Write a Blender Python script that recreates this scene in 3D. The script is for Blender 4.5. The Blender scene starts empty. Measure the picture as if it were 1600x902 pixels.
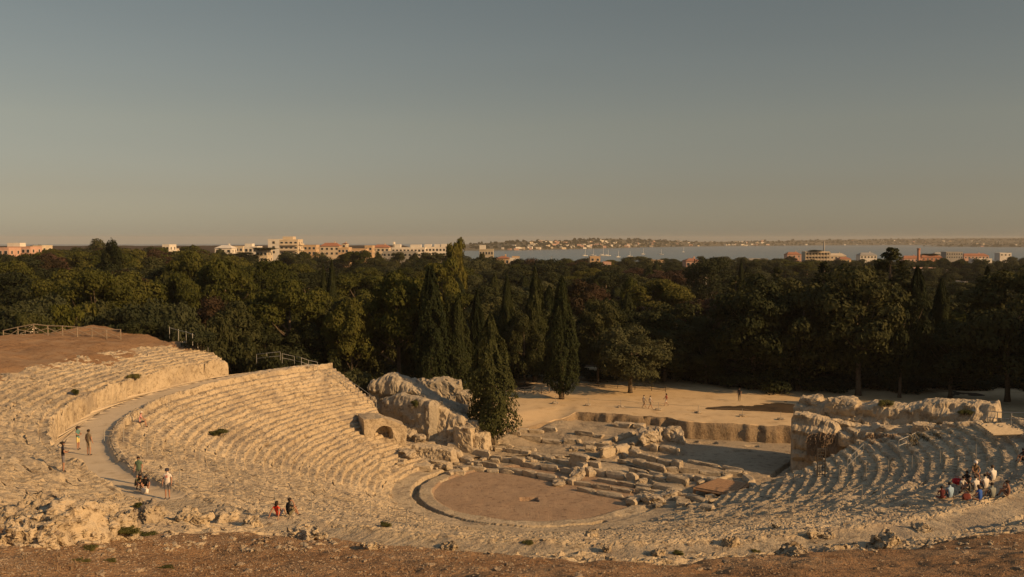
import bpy, bmesh, math, random
import numpy as np
from mathutils import Vector, Matrix, Euler
random.seed(7); np.random.seed(7)
R_ = math.radians
scene = bpy.context.scene
COL = scene.collection

# ------------------------------------------------------------------ camera, sky, sun, exposure
CZ = 24.2                     # camera height above the orchestra floor
FPX = 1450.0                  # focal length in pixels of the 1600 px wide picture
HOR = 374.0                   # row of the horizontal in that picture
PITCH = math.atan((451 - HOR) / FPX)
cam_d = bpy.data.cameras.new('camera')
cam = bpy.data.objects.new('camera', cam_d); COL.objects.link(cam)
cam_d.sensor_fit = 'HORIZONTAL'; cam_d.sensor_width = 36.0
cam_d.lens = 36.0 * FPX / 1600.0
cam_d.clip_start = 0.3; cam_d.clip_end = 40000
cam.location = (0, 0, CZ)
cam.rotation_euler = (R_(90) - PITCH, 0, 0)
scene.camera = cam

SUN_DIR = Vector((0.885, -0.465, 0)).normalized()
SUN_EL = R_(23.0)
world = bpy.data.worlds.new('World'); scene.world = world; world.use_nodes = True
wn = world.node_tree; wn.nodes.clear()
sky = wn.nodes.new('ShaderNodeTexSky'); sky.sky_type = 'NISHITA'; sky.sun_disc = False
sky.sun_elevation = SUN_EL
sky.sun_rotation = math.atan2(SUN_DIR.x, SUN_DIR.y)
sky.altitude = 50; sky.air_density = 1.0; sky.dust_density = 0.5; sky.ozone_density = 1.0
# the sky's own colour shifted by elevation; overhead brightness added to lift the shade
wtc = wn.nodes.new('ShaderNodeTexCoord'); wsep = wn.nodes.new('ShaderNodeSeparateXYZ')
wr = wn.nodes.new('ShaderNodeValToRGB'); we = wr.color_ramp.elements
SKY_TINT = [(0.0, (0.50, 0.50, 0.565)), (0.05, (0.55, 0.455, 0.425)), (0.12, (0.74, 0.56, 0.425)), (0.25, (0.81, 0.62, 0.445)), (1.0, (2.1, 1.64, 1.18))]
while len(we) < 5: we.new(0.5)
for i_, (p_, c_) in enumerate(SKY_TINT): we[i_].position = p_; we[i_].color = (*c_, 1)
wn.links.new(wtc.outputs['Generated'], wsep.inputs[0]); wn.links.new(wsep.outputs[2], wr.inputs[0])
tint = wn.nodes.new('ShaderNodeMix'); tint.data_type = 'RGBA'; tint.blend_type = 'MULTIPLY'
tint.inputs[0].default_value = 1.0
wmap = wn.nodes.new('ShaderNodeMapping'); wmap.inputs['Scale'].default_value = (1.2, 1.2, 9.0)
wno = wn.nodes.new('ShaderNodeTexNoise'); wno.inputs['Scale'].default_value = 1.6; wno.inputs['Detail'].default_value = 5
wmr = wn.nodes.new('ShaderNodeMapRange'); wmr.inputs[3].default_value = 0.955; wmr.inputs[4].default_value = 1.045
wmu = wn.nodes.new('ShaderNodeMix'); wmu.data_type = 'RGBA'; wmu.blend_type = 'MULTIPLY'; wmu.inputs[0].default_value = 1.0
wn.links.new(wtc.outputs['Generated'], wmap.inputs[0]); wn.links.new(wmap.outputs[0], wno.inputs['Vector']); wn.links.new(wno.outputs[0], wmr.inputs[0])
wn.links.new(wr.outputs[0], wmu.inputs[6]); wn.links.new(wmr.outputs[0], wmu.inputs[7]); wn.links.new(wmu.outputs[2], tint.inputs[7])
bg = wn.nodes.new('ShaderNodeBackground'); bg.inputs[1].default_value = 0.055
wo = wn.nodes.new('ShaderNodeOutputWorld')
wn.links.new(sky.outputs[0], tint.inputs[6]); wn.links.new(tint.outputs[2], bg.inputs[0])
wn.links.new(bg.outputs[0], wo.inputs[0])

sun_d = bpy.data.lights.new('sun', 'SUN'); sun_d.energy = 3.05; sun_d.angle = R_(0.5)
sun_d.color = (1.0, 0.62, 0.29)
sun = bpy.data.objects.new('sun', sun_d); COL.objects.link(sun)
sdir = Vector((SUN_DIR.x * math.cos(SUN_EL), SUN_DIR.y * math.cos(SUN_EL), math.sin(SUN_EL)))
sun.rotation_euler = sdir.to_track_quat('Z', 'Y').to_euler()
sun.location = (80, -40, 60)
vs = scene.view_settings
vs.view_transform = 'Standard'; vs.look = 'None'; vs.exposure = 0.80; vs.gamma = 1.0
vs.use_curve_mapping = False
scene.cycles.use_denoising = True
scene.cycles.max_bounces = 6; scene.cycles.volume_bounces = 0
scene.cycles.transparent_max_bounces = 4
scene.cycles.volume_max_steps = 64

# ------------------------------------------------------------------ helpers
def pix_ray(u, v):
    x = (u - 800) / FPX; y = (451 - v) / FPX
    c, s = math.cos(PITCH), math.sin(PITCH)
    return Vector((x, c + y * s, y * c - s)).normalized()
def pz(u, v, z):
    r = pix_ray(u, v); t = (z - CZ) / r.z
    return Vector((r.x * t, r.y * t, z))
def ux(u, d):
    return (u - 800) / FPX * d
def vz(v, d):                  # height seen at row v at distance d
    r = pix_ray(800, v); return CZ + r.z / r.y * d

def tag(o, label=None, cat=None, group=None, kind=None):
    if label: o['label'] = label
    if cat: o['category'] = cat
    if group: o['group'] = group
    if kind: o['kind'] = kind
    return o
def empty(name, loc=(0, 0, 0), rz=0.0):
    o = bpy.data.objects.new(name, None); COL.objects.link(o)
    o.empty_display_size = 0.2
    o.location = loc; o.rotation_euler = (0, 0, rz)
    return o
def mesh_np(name, V, F, mats=(), mi=None, smooth=True):
    V = np.asarray(V, np.float32); F = np.asarray(F, np.int32)
    me = bpy.data.meshes.new(name)
    n, k = F.shape
    me.vertices.add(len(V)); me.vertices.foreach_set('co', V.ravel())
    me.loops.add(n * k); me.loops.foreach_set('vertex_index', F.ravel())
    me.polygons.add(n)
    me.polygons.foreach_set('loop_start', np.arange(0, n * k, k, dtype=np.int32))
    me.polygons.foreach_set('loop_total', np.full(n, k, np.int32))
    for m in mats: me.materials.append(m)
    if mi is not None: me.polygons.foreach_set('material_index', np.asarray(mi, np.int32))
    me.polygons.foreach_set('use_smooth', np.full(n, smooth, bool))
    me.update(calc_edges=True); me.validate()
    return me
def link(name, me, parent=None, loc=None, rot=None, scl=None):
    o = bpy.data.objects.new(name, me); COL.objects.link(o)
    if parent is not None: o.parent = parent
    if loc is not None: o.location = loc
    if rot is not None: o.rotation_euler = rot
    if scl is not None: o.scale = scl
    return o
def grid_faces(nr, nc):
    a = np.arange(nr * nc).reshape(nr, nc)
    return np.stack([a[:-1, :-1], a[:-1, 1:], a[1:, 1:], a[1:, :-1]], -1).reshape(-1, 4)

class MB:
    """collects boxes, bars and tubes into ONE mesh"""
    def __init__(s): s.v = []; s.f = []; s.m = []
    def add(s, vs_, fs, mi=0):
        b = len(s.v); s.v += [tuple(p) for p in vs_]
        s.f += [tuple(i + b for i in q) for q in fs]; s.m += [mi] * len(fs); return s
    def box(s, c, size, rz=0.0, mi=0, top=1.0):
        cx, cy, cz = c; a, b, h = size[0] / 2, size[1] / 2, size[2] / 2
        co, si = math.cos(rz), math.sin(rz); P = []
        for z, k in ((-h, 1.0), (h, top)):
            for x, y in ((-a, -b), (a, -b), (a, b), (-a, b)):
                x *= k; y *= k
                P.append((cx + x * co - y * si, cy + x * si + y * co, cz + z))
        return s.add(P, [(3, 2, 1, 0), (4, 5, 6, 7), (0, 1, 5, 4), (1, 2, 6, 5), (2, 3, 7, 6), (3, 0, 4, 7)], mi)
    def tube(s, pts, rad, n=6, mi=0, cap=True):
        pts = [Vector(p) for p in pts]
        if not hasattr(rad, '__len__'): rad = [rad] * len(pts)
        rings = []
        for i, p in enumerate(pts):
            d = (pts[min(i + 1, len(pts) - 1)] - pts[max(i - 1, 0)])
            if d.length < 1e-6: d = Vector((0, 0, 1))
            d.normalize()
            a = d.orthogonal() if abs(d.z) > 0.9 else d.cross(Vector((0, 0, 1)))
            a.normalize(); b = d.cross(a)
            rings.append([p + (a * math.cos(2 * math.pi * k / n) + b * math.sin(2 * math.pi * k / n)) * rad[i] for k in range(n)])
        P = [q for r in rings for q in r]; Fs = []
        for i in range(len(pts) - 1):
            for k in range(n):
                k2 = (k + 1) % n
                Fs.append((i * n + k, i * n + k2, (i + 1) * n + k2, (i + 1) * n + k))
        if cap:
            Fs.append(tuple(range(n - 1, -1, -1))); Fs.append(tuple((len(pts) - 1) * n + k for k in range(n)))
        return s.add(P, Fs, mi)
    def mesh(s, name, mats, smooth=False):
        me = bpy.data.meshes.new(name)
        me.from_pydata(s.v, [], s.f)
        for m in (mats if isinstance(mats, (list, tuple)) else [mats]): me.materials.append(m)
        me.polygons.foreach_set('material_index', np.asarray(s.m, np.int32))
        me.polygons.foreach_set('use_smooth', np.full(len(s.f), smooth, bool))
        me.update(); return me
    def build(s, name, mats, parent=None, smooth=False):
        return link(name, s.mesh(name, mats, smooth), parent)

# value noise
def _hash(ix, iy, iz, seed):
    with np.errstate(over='ignore'):
        h = (ix.astype(np.uint32) * np.uint32(374761393) + iy.astype(np.uint32) * np.uint32(668265263)
             + iz.astype(np.uint32) * np.uint32(2147483647) + np.uint32(seed * 974711 + 13))
        h = (h ^ (h >> np.uint32(13))) * np.uint32(1274126177)
        h = (h ^ (h >> np.uint32(16))) * np.uint32(2246822519)
        h = h ^ (h >> np.uint32(15))
    return h.astype(np.float64) / 4294967295.0
def vnoise(P, seed=0):
    P = np.asarray(P, np.float64)
    i = np.floor(P).astype(np.int64); f = P - i; f = f * f * (3 - 2 * f)
    out = 0
    for dx in (0, 1):
        wx = f[:, 0] if dx else 1 - f[:, 0]
        for dy in (0, 1):
            wy = f[:, 1] if dy else 1 - f[:, 1]
            for dz in (0, 1):
                wz = f[:, 2] if dz else 1 - f[:, 2]
                out = out + wx * wy * wz * _hash(i[:, 0] + dx, i[:, 1] + dy, i[:, 2] + dz, seed)
    return out * 2 - 1
def fbm(P, scale=1.0, octv=4, seed=0, gain=0.5):
    P = np.asarray(P, np.float64) * scale; a = 1.0; o = 0; t = 0
    for k in range(octv):
        o = o + a * vnoise(P + k * 17.3, seed + k); t += a; a *= gain; P = P * 2.03
    return o / t
def sst(a, b, x):
    t = np.clip((np.asarray(x, np.float64) - a) / (b - a), 0, 1); return t * t * (3 - 2 * t)

# ------------------------------------------------------------------ materials
def new_mat(name):
    m = bpy.data.materials.new(name); m.use_nodes = True
    nt = m.node_tree; b = nt.nodes['Principled BSDF']
    b.inputs['Roughness'].default_value = 0.9
    b.inputs['Specular IOR Level'].default_value = 0.15
    return m, nt, b
def N(nt, t, **kw):
    n = nt.nodes.new(t)
    for k, v in kw.items(): setattr(n, k, v)
    return n
def noise_node(nt, vec, scale, detail=6, rough=0.6):
    n = N(nt, 'ShaderNodeTexNoise'); n.inputs['Scale'].default_value = scale
    n.inputs['Detail'].default_value = detail; n.inputs['Roughness'].default_value = rough
    if vec is not None: nt.links.new(vec, n.inputs['Vector'])
    return n
def ramp(nt, fac, stops):
    r = N(nt, 'ShaderNodeValToRGB'); e = r.color_ramp.elements
    while len(e) < len(stops): e.new(0.5)
    for i, (p, c) in enumerate(stops):
        e[i].position = p; e[i].color = (*c, 1) if len(c) == 3 else c
    nt.links.new(fac, r.inputs[0]); return r
def mixc(nt, fac, a, b, mode='MIX'):
    m = N(nt, 'ShaderNodeMix', data_type='RGBA', blend_type=mode)
    for s, i in ((fac, 0), (a, 6), (b, 7)):
        if isinstance(s, bpy.types.NodeSocket): nt.links.new(s, m.inputs[i])
        elif i == 0: m.inputs[0].default_value = s
        else: m.inputs[i].default_value = (*s, 1)
    return m.outputs[2]
def rock_mat(name, base, pale, dark, big=0.12, mid=1.3, fine=9.0, bump=0.5, pits=0.5, local=False, stain=None):
    m, nt, b = new_mat(name)
    if local:
        tc = N(nt, 'ShaderNodeTexCoord'); vec = tc.outputs['Object']
    else:
        g = N(nt, 'ShaderNodeNewGeometry'); vec = g.outputs['Position']
    n1 = noise_node(nt, vec, big, 5, 0.6); n2 = noise_node(nt, vec, mid, 7, 0.65); n3 = noise_node(nt, vec, fine, 5, 0.6)
    c1 = ramp(nt, n1.outputs[0], [(0.35, base), (0.65, pale)])
    c = mixc(nt, ramp(nt, n2.outputs[0], [(0.38, (0, 0, 0)), (0.62, (1, 1, 1))]).outputs[0], c1.outputs[0],
             mixc(nt, 0.45, c1.outputs[0], pale))
    f = ramp(nt, n2.outputs[0], [(0.31, (1, 1, 1)), (0.46, (0, 0, 0))])
    c = mixc(nt, f.outputs[0], c, dark)
    n5 = noise_node(nt, vec, mid * 3.1, 4, 0.7)
    c = mixc(nt, ramp(nt, n5.outputs[0], [(0.33, (pits, pits, pits)), (0.47, (0, 0, 0))]).outputs[0], c, dark)
    if stain:
        n6 = noise_node(nt, vec, 0.35, 5, 0.65)
        c = mixc(nt, ramp(nt, n6.outputs[0], [(0.50, (0, 0, 0)), (0.64, (0.85, 0.85, 0.85))]).outputs[0], c, stain)
    nt.links.new(c, b.inputs['Base Color'])
    bp = N(nt, 'ShaderNodeBump'); bp.inputs['Strength'].default_value = min(1.0, bump * 1.6); bp.inputs['Distance'].default_value = 0.30 * bump
    add = N(nt, 'ShaderNodeMath', operation='MULTIPLY_ADD'); nt.links.new(n3.outputs[0], add.inputs[0]); add.inputs[1].default_value = 0.35; nt.links.new(n5.outputs[0], add.inputs[2])
    nt.links.new(add.outputs[0], bp.inputs['Height']); nt.links.new(bp.outputs[0], b.inputs['Normal'])
    return m
def plain_mat(name, col, rough=0.8, var=0.15, scale=4.0, metal=0.0, spec=0.2):
    m, nt, b = new_mat(name)
    tc = N(nt, 'ShaderNodeTexCoord'); n = noise_node(nt, tc.outputs['Object'], scale, 4)
    lo = tuple(c * (1 - var) for c in col); hi = tuple(min(1, c * (1 + var)) for c in col)
    r = ramp(nt, n.outputs[0], [(0.3, lo), (0.7, hi)])
    nt.links.new(r.outputs[0], b.inputs['Base Color'])
    b.inputs['Roughness'].default_value = rough; b.inputs['Metallic'].default_value = metal
    b.inputs['Specular IOR Level'].default_value = spec
    return m
def leaf_mat(name, cols, hue=0.35):
    m, nt, b = new_mat(name)
    oi = N(nt, 'ShaderNodeObjectInfo'); tc = N(nt, 'ShaderNodeTexCoord')
    n = noise_node(nt, tc.outputs['Object'], 0.55, 3)
    n2 = noise_node(nt, tc.outputs['Object'], 3.0, 2)
    r = ramp(nt, n.outputs[0], [(0.32, cols[0]), (0.52, cols[1]), (0.72, cols[2])])
    c = mixc(nt, ramp(nt, n2.outputs[0], [(0.4, (0, 0, 0)), (0.7, (0.5, 0.5, 0.5))]).outputs[0], r.outputs[0], cols[2])
    hs = N(nt, 'ShaderNodeHueSaturation')
    mr = N(nt, 'ShaderNodeMapRange'); nt.links.new(oi.outputs['Random'], mr.inputs[0])
    mr.inputs[3].default_value = 0.47; mr.inputs[4].default_value = 0.515
    mv = N(nt, 'ShaderNodeMapRange'); nt.links.new(oi.outputs['Random'], mv.inputs[0])
    mv.inputs[3].default_value = 1.35; mv.inputs[4].default_value = 0.58
    nt.links.new(mr.outputs[0], hs.inputs['Hue']); nt.links.new(mv.outputs[0], hs.inputs['Value']); nt.links.new(c, hs.inputs['Color'])
    nt.links.new(hs.outputs[0], b.inputs['Base Color'])
    b.inputs['Roughness'].default_value = 0.75; b.inputs['Specular IOR Level'].default_value = 0.1
    tr = N(nt, 'ShaderNodeBsdfTranslucent'); nt.links.new(hs.outputs[0], tr.inputs[0])
    mx = N(nt, 'ShaderNodeMixShader'); mx.inputs[0].default_value = 0.22
    out = nt.nodes['Material Output']
    nt.links.new(b.outputs[0], mx.inputs[1]); nt.links.new(tr.outputs[0], mx.inputs[2]); nt.links.new(mx.outputs[0], out.inputs[0])
    return m

M = {}
M['lime'] = rock_mat('limestone', (0.395, 0.318, 0.21), (0.51, 0.42, 0.29), (0.17, 0.125, 0.08), stain=(0.30, 0.245, 0.18), pits=0.85)
M['lime_far'] = rock_mat('limestone_block', (0.36, 0.295, 0.205), (0.47, 0.395, 0.285), (0.20, 0.155, 0.105), mid=0.9, fine=5.0)
M['rock_loose'] = rock_mat('limestone_loose', (0.36, 0.30, 0.22), (0.47, 0.40, 0.30), (0.2, 0.16, 0.11), big=0.5, mid=2.5, fine=14, local=True)
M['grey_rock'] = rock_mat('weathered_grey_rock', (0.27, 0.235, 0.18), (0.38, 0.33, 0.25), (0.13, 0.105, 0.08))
M['soil'] = rock_mat('brown_soil', (0.27, 0.155, 0.078), (0.36, 0.22, 0.115), (0.15, 0.082, 0.04), big=0.25, mid=2.2, fine=18, bump=0.6, pits=0.6, stain=(0.36, 0.24, 0.14))
M['pebble'] = rock_mat('pale_pebble', (0.30, 0.225, 0.15), (0.43, 0.34, 0.24), (0.17, 0.12, 0.075), big=1.2, mid=3, fine=20)
M['path'] = rock_mat('pale_path_dust', (0.50, 0.405, 0.275), (0.57, 0.47, 0.33), (0.42, 0.335, 0.225), big=0.2, mid=0.8, bump=0.15, pits=0.15)
M['orch'] = rock_mat('orchestra_earth', (0.30, 0.205, 0.13), (0.38, 0.27, 0.175), (0.19, 0.12, 0.075), big=0.3, mid=2.0, bump=0.4, pits=0.5)
M['plaza'] = rock_mat('plaza_sand', (0.55, 0.40, 0.225), (0.63, 0.475, 0.28), (0.46, 0.32, 0.17), big=0.10, mid=0.7, bump=0.2, pits=0.2)
M['stage'] = rock_mat('stage_rock', (0.31, 0.245, 0.165), (0.40, 0.325, 0.225), (0.17, 0.13, 0.088))
M['bank'] = rock_mat('earth_bank', (0.26, 0.19, 0.115), (0.33, 0.25, 0.16), (0.16, 0.11, 0.07), big=0.3, mid=1.2, bump=.7)
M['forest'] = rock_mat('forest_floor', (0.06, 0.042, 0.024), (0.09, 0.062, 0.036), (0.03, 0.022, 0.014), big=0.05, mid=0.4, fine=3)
M['far_land'] = rock_mat('far_land', (0.075, 0.07, 0.042), (0.12, 0.10, 0.06), (0.04, 0.042, 0.025), big=0.004, mid=0.02, fine=0.1, bump=0.0)
M['bark'] = rock_mat('bark', (0.10, 0.075, 0.05), (0.15, 0.115, 0.08), (0.05, 0.036, 0.024), big=0.6, mid=4, fine=12, local=True)
M['pale_bark'] = rock_mat('pale_bark', (0.30, 0.25, 0.19), (0.36, 0.31, 0.24), (0.14, 0.11, 0.08), big=0.6, mid=3, fine=12, local=True)
M['wood'] = plain_mat('weathered_wood', (0.27, 0.215, 0.155), 0.85, 0.25, 6)
M['board'] = plain_mat('brown_boards', (0.33, 0.20, 0.11), 0.8, 0.25, 3)
M['plank'] = plain_mat('pale_planks', (0.44, 0.36, 0.25), 0.8, 0.2, 3)
M['metal'] = plain_mat('galvanised_steel', (0.42, 0.41, 0.38), 0.45, 0.1, 8, 0.7, 0.5)
M['dark_metal'] = plain_mat('dark_iron', (0.06, 0.055, 0.05), 0.6, 0.2, 8, 0.4, 0.4)
M['rope'] = plain_mat('rope', (0.30, 0.25, 0.18), 0.9, 0.2, 20)
M['cypress'] = leaf_mat('cypress_leaf', [(0.021, 0.029, 0.010), (0.035, 0.045, 0.015), (0.053, 0.059, 0.019)])
M['pine'] = leaf_mat('pine_needle', [(0.028, 0.036, 0.008), (0.058, 0.066, 0.013), (0.099, 0.097, 0.021)])
M['oak'] = leaf_mat('dark_leaf', [(0.019, 0.026, 0.010), (0.035, 0.042, 0.015), (0.056, 0.059, 0.021)])
M['olive'] = leaf_mat('olive_leaf', [(0.027, 0.034, 0.015), (0.045, 0.053, 0.023), (0.068, 0.073, 0.032)])
M['russet'] = leaf_mat('russet_leaf', [(0.034, 0.023, 0.014), (0.056, 0.037, 0.020), (0.075, 0.051, 0.025)])
M['lightgreen'] = leaf_mat('light_green_leaf', [(0.045, 0.053, 0.010), (0.079, 0.086, 0.015), (0.112, 0.113, 0.022)])
M['flower'] = plain_mat('white_flower', (0.72, 0.66, 0.56), 0.7, 0.1)
M['weed'] = leaf_mat('weed_leaf', [(0.07, 0.078, 0.024), (0.11, 0.115, 0.035), (0.16, 0.15, 0.055)])
M['vine'] = leaf_mat('dead_vine', [(0.26, 0.20, 0.125), (0.34, 0.27, 0.17), (0.42, 0.34, 0.22)])
M['dry'] = leaf_mat('dry_stem', [(0.16, 0.12, 0.065), (0.22, 0.165, 0.09), (0.28, 0.21, 0.12)])
# ------------------------------------------------------------------ theatre terrain
OC = (2.3, 88.4)
def cen(R):
    t = np.clip((np.asarray(R, np.float64) - 12) / 24, 0, 1)
    return OC[0] + 2.7 * t, OC[1] - 6.2 * t
def polar(x, y):
    x = np.asarray(x, np.float64); y = np.asarray(y, np.float64)
    R = np.hypot(x - 4, y - 84)
    for _ in range(5):
        cx, cy = cen(R); R = np.hypot(x - cx, y - cy)
    th = np.degrees(np.arctan2(y - cy, x - cx)); th = np.where(th < 90, th + 360, th)
    return R, th
ZD = 9.3                      # level of the walk between the two seat blocks
def upper_slope(th):
    return 0.215 + 0.105 * sst(190, 228, th) - 0.065 * sst(290, 310, th)
def soil_edge(th):
    a = 48.5 + 8.5 * sst(192, 222, th)
    return a - 7.5 * sst(267, 284, th)
def wall_h(th):
    return 1.65 - 0.95 * sst(222, 237, th)
def rock_smooth(R, th):
    lo = 0.45 + (R - 14) * 0.381
    up = ZD + wall_h(th) + (R - 41.3) * upper_slope(th)
    rb = soil_edge(th)
    up = np.where(R > rb, np.minimum(up, ZD + wall_h(th) + (rb - 41.3) * upper_slope(th) - 0.10 * (R - rb)), up)
    return np.where(R < 37.6, lo, np.where(R < 41.3, ZD, up))
def left_line(x): return np.interp(x, [-80, -35, -24, -13, 0], [116, 112.0, 110.5, 102.3, 102.3])
def left_line_up(x): return np.interp(x, [-80, -46, -29, -20, 0], [117, 112.5, 99.8, 99.0, 99.0])
def right_line(x): return 86.0 - (x - 30.0) * 0.77
def erosion(R, th):
    e = 0.12 + 0.1 * sst(38, 46, R)
    near = sst(222, 240, th) * sst(40, 44, R) * (1 - 0.55 * sst(280, 294, th))
    e = np.maximum(e, 0.88 * near)
    e = np.maximum(e, sst(-1.0, 0.8, R - soil_edge(th)))
    e = np.maximum(e, 0.95 * sst(45.5, 49.5, R) * (1 - sst(195, 215, th)))
    return e
STAIRS = [157, 176, 195, 213, 231, 250, 290, 308, 326, 344]
def step_frac(th, R):
    """1 inside a flight of steps"""
    s = np.zeros_like(th)
    for a in STAIRS:
        s = np.maximum(s, 1 - sst(0.35, 0.6, np.abs(th - a) * math.pi / 180 * R))
    return s
# rows: (R0, R1, kind)
ROWS = []
LD = 23.0 / 29; UD = 16.66 / 21
for k in range(29): ROWS.append((14.0 + k * LD, 14.0 + (k + 1) * LD, 'low', k))
ROWS.append((37.0, 37.6, 'curb', 23)); ROWS.append((37.6, 41.3, 'walk', 24))
for k in range(21): ROWS.append((41.3 + k * UD, 41.3 + (k + 1) * UD, 'up', k))
def row_z(row, th):
    kind, k = row[2], row[3]
    if kind == 'low': return np.full_like(th, 0.45 + (k + 1) * 0.302 - 0.14) + 0.04 * math.sin(k * 2.3)
    if kind == 'curb': return ZD + 0.36 * (1 - 0.75 * sst(226, 232, th)) + 0 * th
    if kind == 'walk': return ZD + 0 * th
    return ZD + wall_h(th) + (k + 0.3) * UD * upper_slope(th)
def th_limits(R):
    th = np.arange(270, 126, -0.25); cx, cy = cen(R)
    x = cx + R * np.cos(np.radians(th)); y = cy + R * np.sin(np.radians(th))
    bad = (y > (left_line(x) if R < 41.2 else left_line_up(x))) | (th < 142 - np.clip((R - 18) * 0.7, 0, 12)); a = th[np.argmax(bad)] if bad.any() else 130
    th = np.arange(270, 378, 0.25)
    x = cx + R * np.cos(np.radians(th)); y = cy + R * np.sin(np.radians(th))
    bad = (y > right_line(x)) | (th > 341 + np.clip((R - 17) * 1.8, -10, 40)); b = th[np.argmax(bad)] if bad.any() else 372
    return a, b
NC = 1000
def cols():
    # finer spacing where the bowl lies close to the camera
    t = np.linspace(0, 1, 4000); th = 144 + t * 228
    x = 4 + 46 * np.cos(np.radians(th)); y = 84 + 46 * np.sin(np.radians(th))
    w = 1 / np.maximum(np.hypot(x, y), 22) ** 0.8
    w *= np.where(np.abs(x) / np.maximum(y, 1) > 0.75, 0.4, 1)
    c = np.cumsum(w); c = (c - c[0]) / (c[-1] - c[0])
    return np.interp(np.linspace(0, 1, NC), c, t)
TC = cols()
def displace(P, e):
    q = P.copy()
    ro = 0.5 + 0.9 * e
    q[:, 0] += fbm(P, 1.5, 5, 11, 0.62) * 0.27 * ro
    q[:, 1] += fbm(P, 1.5, 5, 23, 0.62) * 0.27 * ro
    q[:, 2] += fbm(P, 0.55, 5, 37, 0.6) * (0.14 + 0.34 * e)
    crag = 0.28 - np.abs(fbm(P * [1, 1, 1.6], 1.5, 5, 53, 0.62)) * 1.9
    q[:, 2] -= np.clip(crag, 0, 1) * (0.22 + 0.38 * e)
    q[:, 2] += fbm(P, 3.4, 3, 57, 0.6) * (0.06 + 0.06 * e)
    return q
cavea = empty('stone_seating', (OC[0], OC[1], 0))
tag(cavea, 'huge semicircular bowl of worn pale limestone seat rows cut into the hillside', 'theatre seating')
ROW_OBJ = []
prev_z = None
for ri, row in enumerate(ROWS):
    R0, R1, kind, k = row
    if kind in ('low', 'up'):
        prof = [(0.0, 0.0), (0.05, 0.45), (0.07, 0.85), (0.12, 1.02), (0.26, 1.04), (0.45, 0.98), (0.70, 0.95), (1.0, 0.93)]
    elif kind == 'curb':
        prof = [(0.0, 0.0), (0.05, 0.6), (0.15, 1.0), (0.35, 1.06), (0.60, 1.02), (0.78, 0.98), (0.82, 0.9), (1.0, 0.85)]
    else:
        prof = [(0.0, 0.0), (0.02, 0.6), (0.05, 1.0), (0.2, 1.0), (0.4, 1.0), (0.6, 1.0), (0.8, 1.0), (1.0, 1.0)]
    Rs = np.array([R0 + p[0] * (R1 - R0) for p in prof])
    V = []; E = []
    for pi, (pf, hf) in enumerate(prof):
        R = Rs[pi]; a, b = th_limits(R)
        th = a + TC * (b - a)
        cx, cy = cen(R)
        x = cx + R * np.cos(np.radians(th)); y = cy + R * np.sin(np.radians(th))
        znow = row_z(row, th)
        zpr = row_z(ROWS[ri - 1], th) if ri else np.full_like(th, 0.12)
        if kind == 'low' and ri and ROWS[ri - 1][2] == 'low': zpr = zpr + (znow - zpr) * 0.0
        zs = zpr + (znow - zpr) * hf
        if ri and pi == 0:
            pk = ROWS[ri - 1]; zz = row_z(ROWS[ri - 2], th) if ri > 1 else np.full_like(th, 0.12)
            last = {'low': 0.93, 'up': 0.93, 'curb': 0.85, 'walk': 1.0}[pk[2]]
            zs = zz + (zpr - zz) * last
        if kind in ('low', 'up'):        # half steps inside the stairs
            s = step_frac(th, R)
            half = np.where(pf < 0.4, zpr + (znow - zpr) * 0.5 * min(1, hf), znow - (znow - zpr) * 0.05)
            zs = zs * (1 - s) + s * half if pi else zs
        e = erosion(np.full_like(th, R), th)
        P0 = np.stack([x, y, zs], 1)
        e = np.clip(e + 1.3 * np.maximum(0, fbm(P0 * [1, 1, 0.3], 0.20, 4, 71) - 0.08), 0, 1)
        if kind == 'walk' and 0 < pi < 7: e = e * 0.3
        sm = rock_smooth(np.full_like(th, R + (0.001 if 0 < pi < 7 else -0.001)), th)
        zs = zs * (1 - e) + e * (sm if kind != 'curb' else zs)
        if kind == 'up' and k == 0 and 0 < pi < 5: e = np.clip(e + 0.5, 0, 1.2)
        V.append(np.stack([x, y, zs], 1)); E.append(e)
    V = np.array(V); E = np.array(E)
    nr = len(prof)
    ff = displace(V.reshape(-1, 3), E.ravel())
    if kind == 'walk':
        wgt = np.array([1, 0.8, 0.5, 0.25, 0.15, 0.2, 0.5, 1.0])[:, None, None]
        thn = th; WSPLIT = int(np.argmax(thn > 238.5)); wgt = np.maximum(wgt, (sst(234, 242, thn) * 0.9)[None, :, None])
        V2 = V * (1 - wgt) + ff.reshape(V.shape) * wgt
    else:
        V2 = ff.reshape(V.shape)
    # broken edges: bites out of the front of a row
    if kind in ('low', 'up', 'curb'):
        bite = np.clip(fbm(V[3] * [1, 1, 2.5], 0.5, 3, 97 + ri) - 0.10, 0, 1) * 1.3
        V2[2:5, :, 2] -= bite[None] * np.array([0.5, 0.8, 0.6])[:, None] * 0.75
    # end skirts down to the ground
    sk0 = V2[:, :1].copy(); sk0[:, :, 2] = -1.0; sk0[:, :, 1] += 0.6
    sk1 = V2[:, -1:].copy(); sk1[:, :, 2] = -1.0; sk1[:, :, 1] += 0.6
    V2 = np.concatenate([sk0, V2, sk1], 1)
    me = mesh_np('seat_row', V2.reshape(-1, 3), grid_faces(nr, NC + 2)[:, ::-1], [M['path'] if kind == 'walk' else M['lime'], M['lime']], np.tile((np.arange(NC + 1) > WSPLIT).astype(int), nr - 1) if kind == 'walk' else None, smooth=(kind == 'walk'))
    nm = {'low': 'seat_row', 'up': 'seat_row', 'curb': 'kerb_row', 'walk': 'walkway'}[kind]
    o = link(nm, me, cavea, loc=(-OC[0], -OC[1], 0)); ROW_OBJ.append(o)

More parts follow.
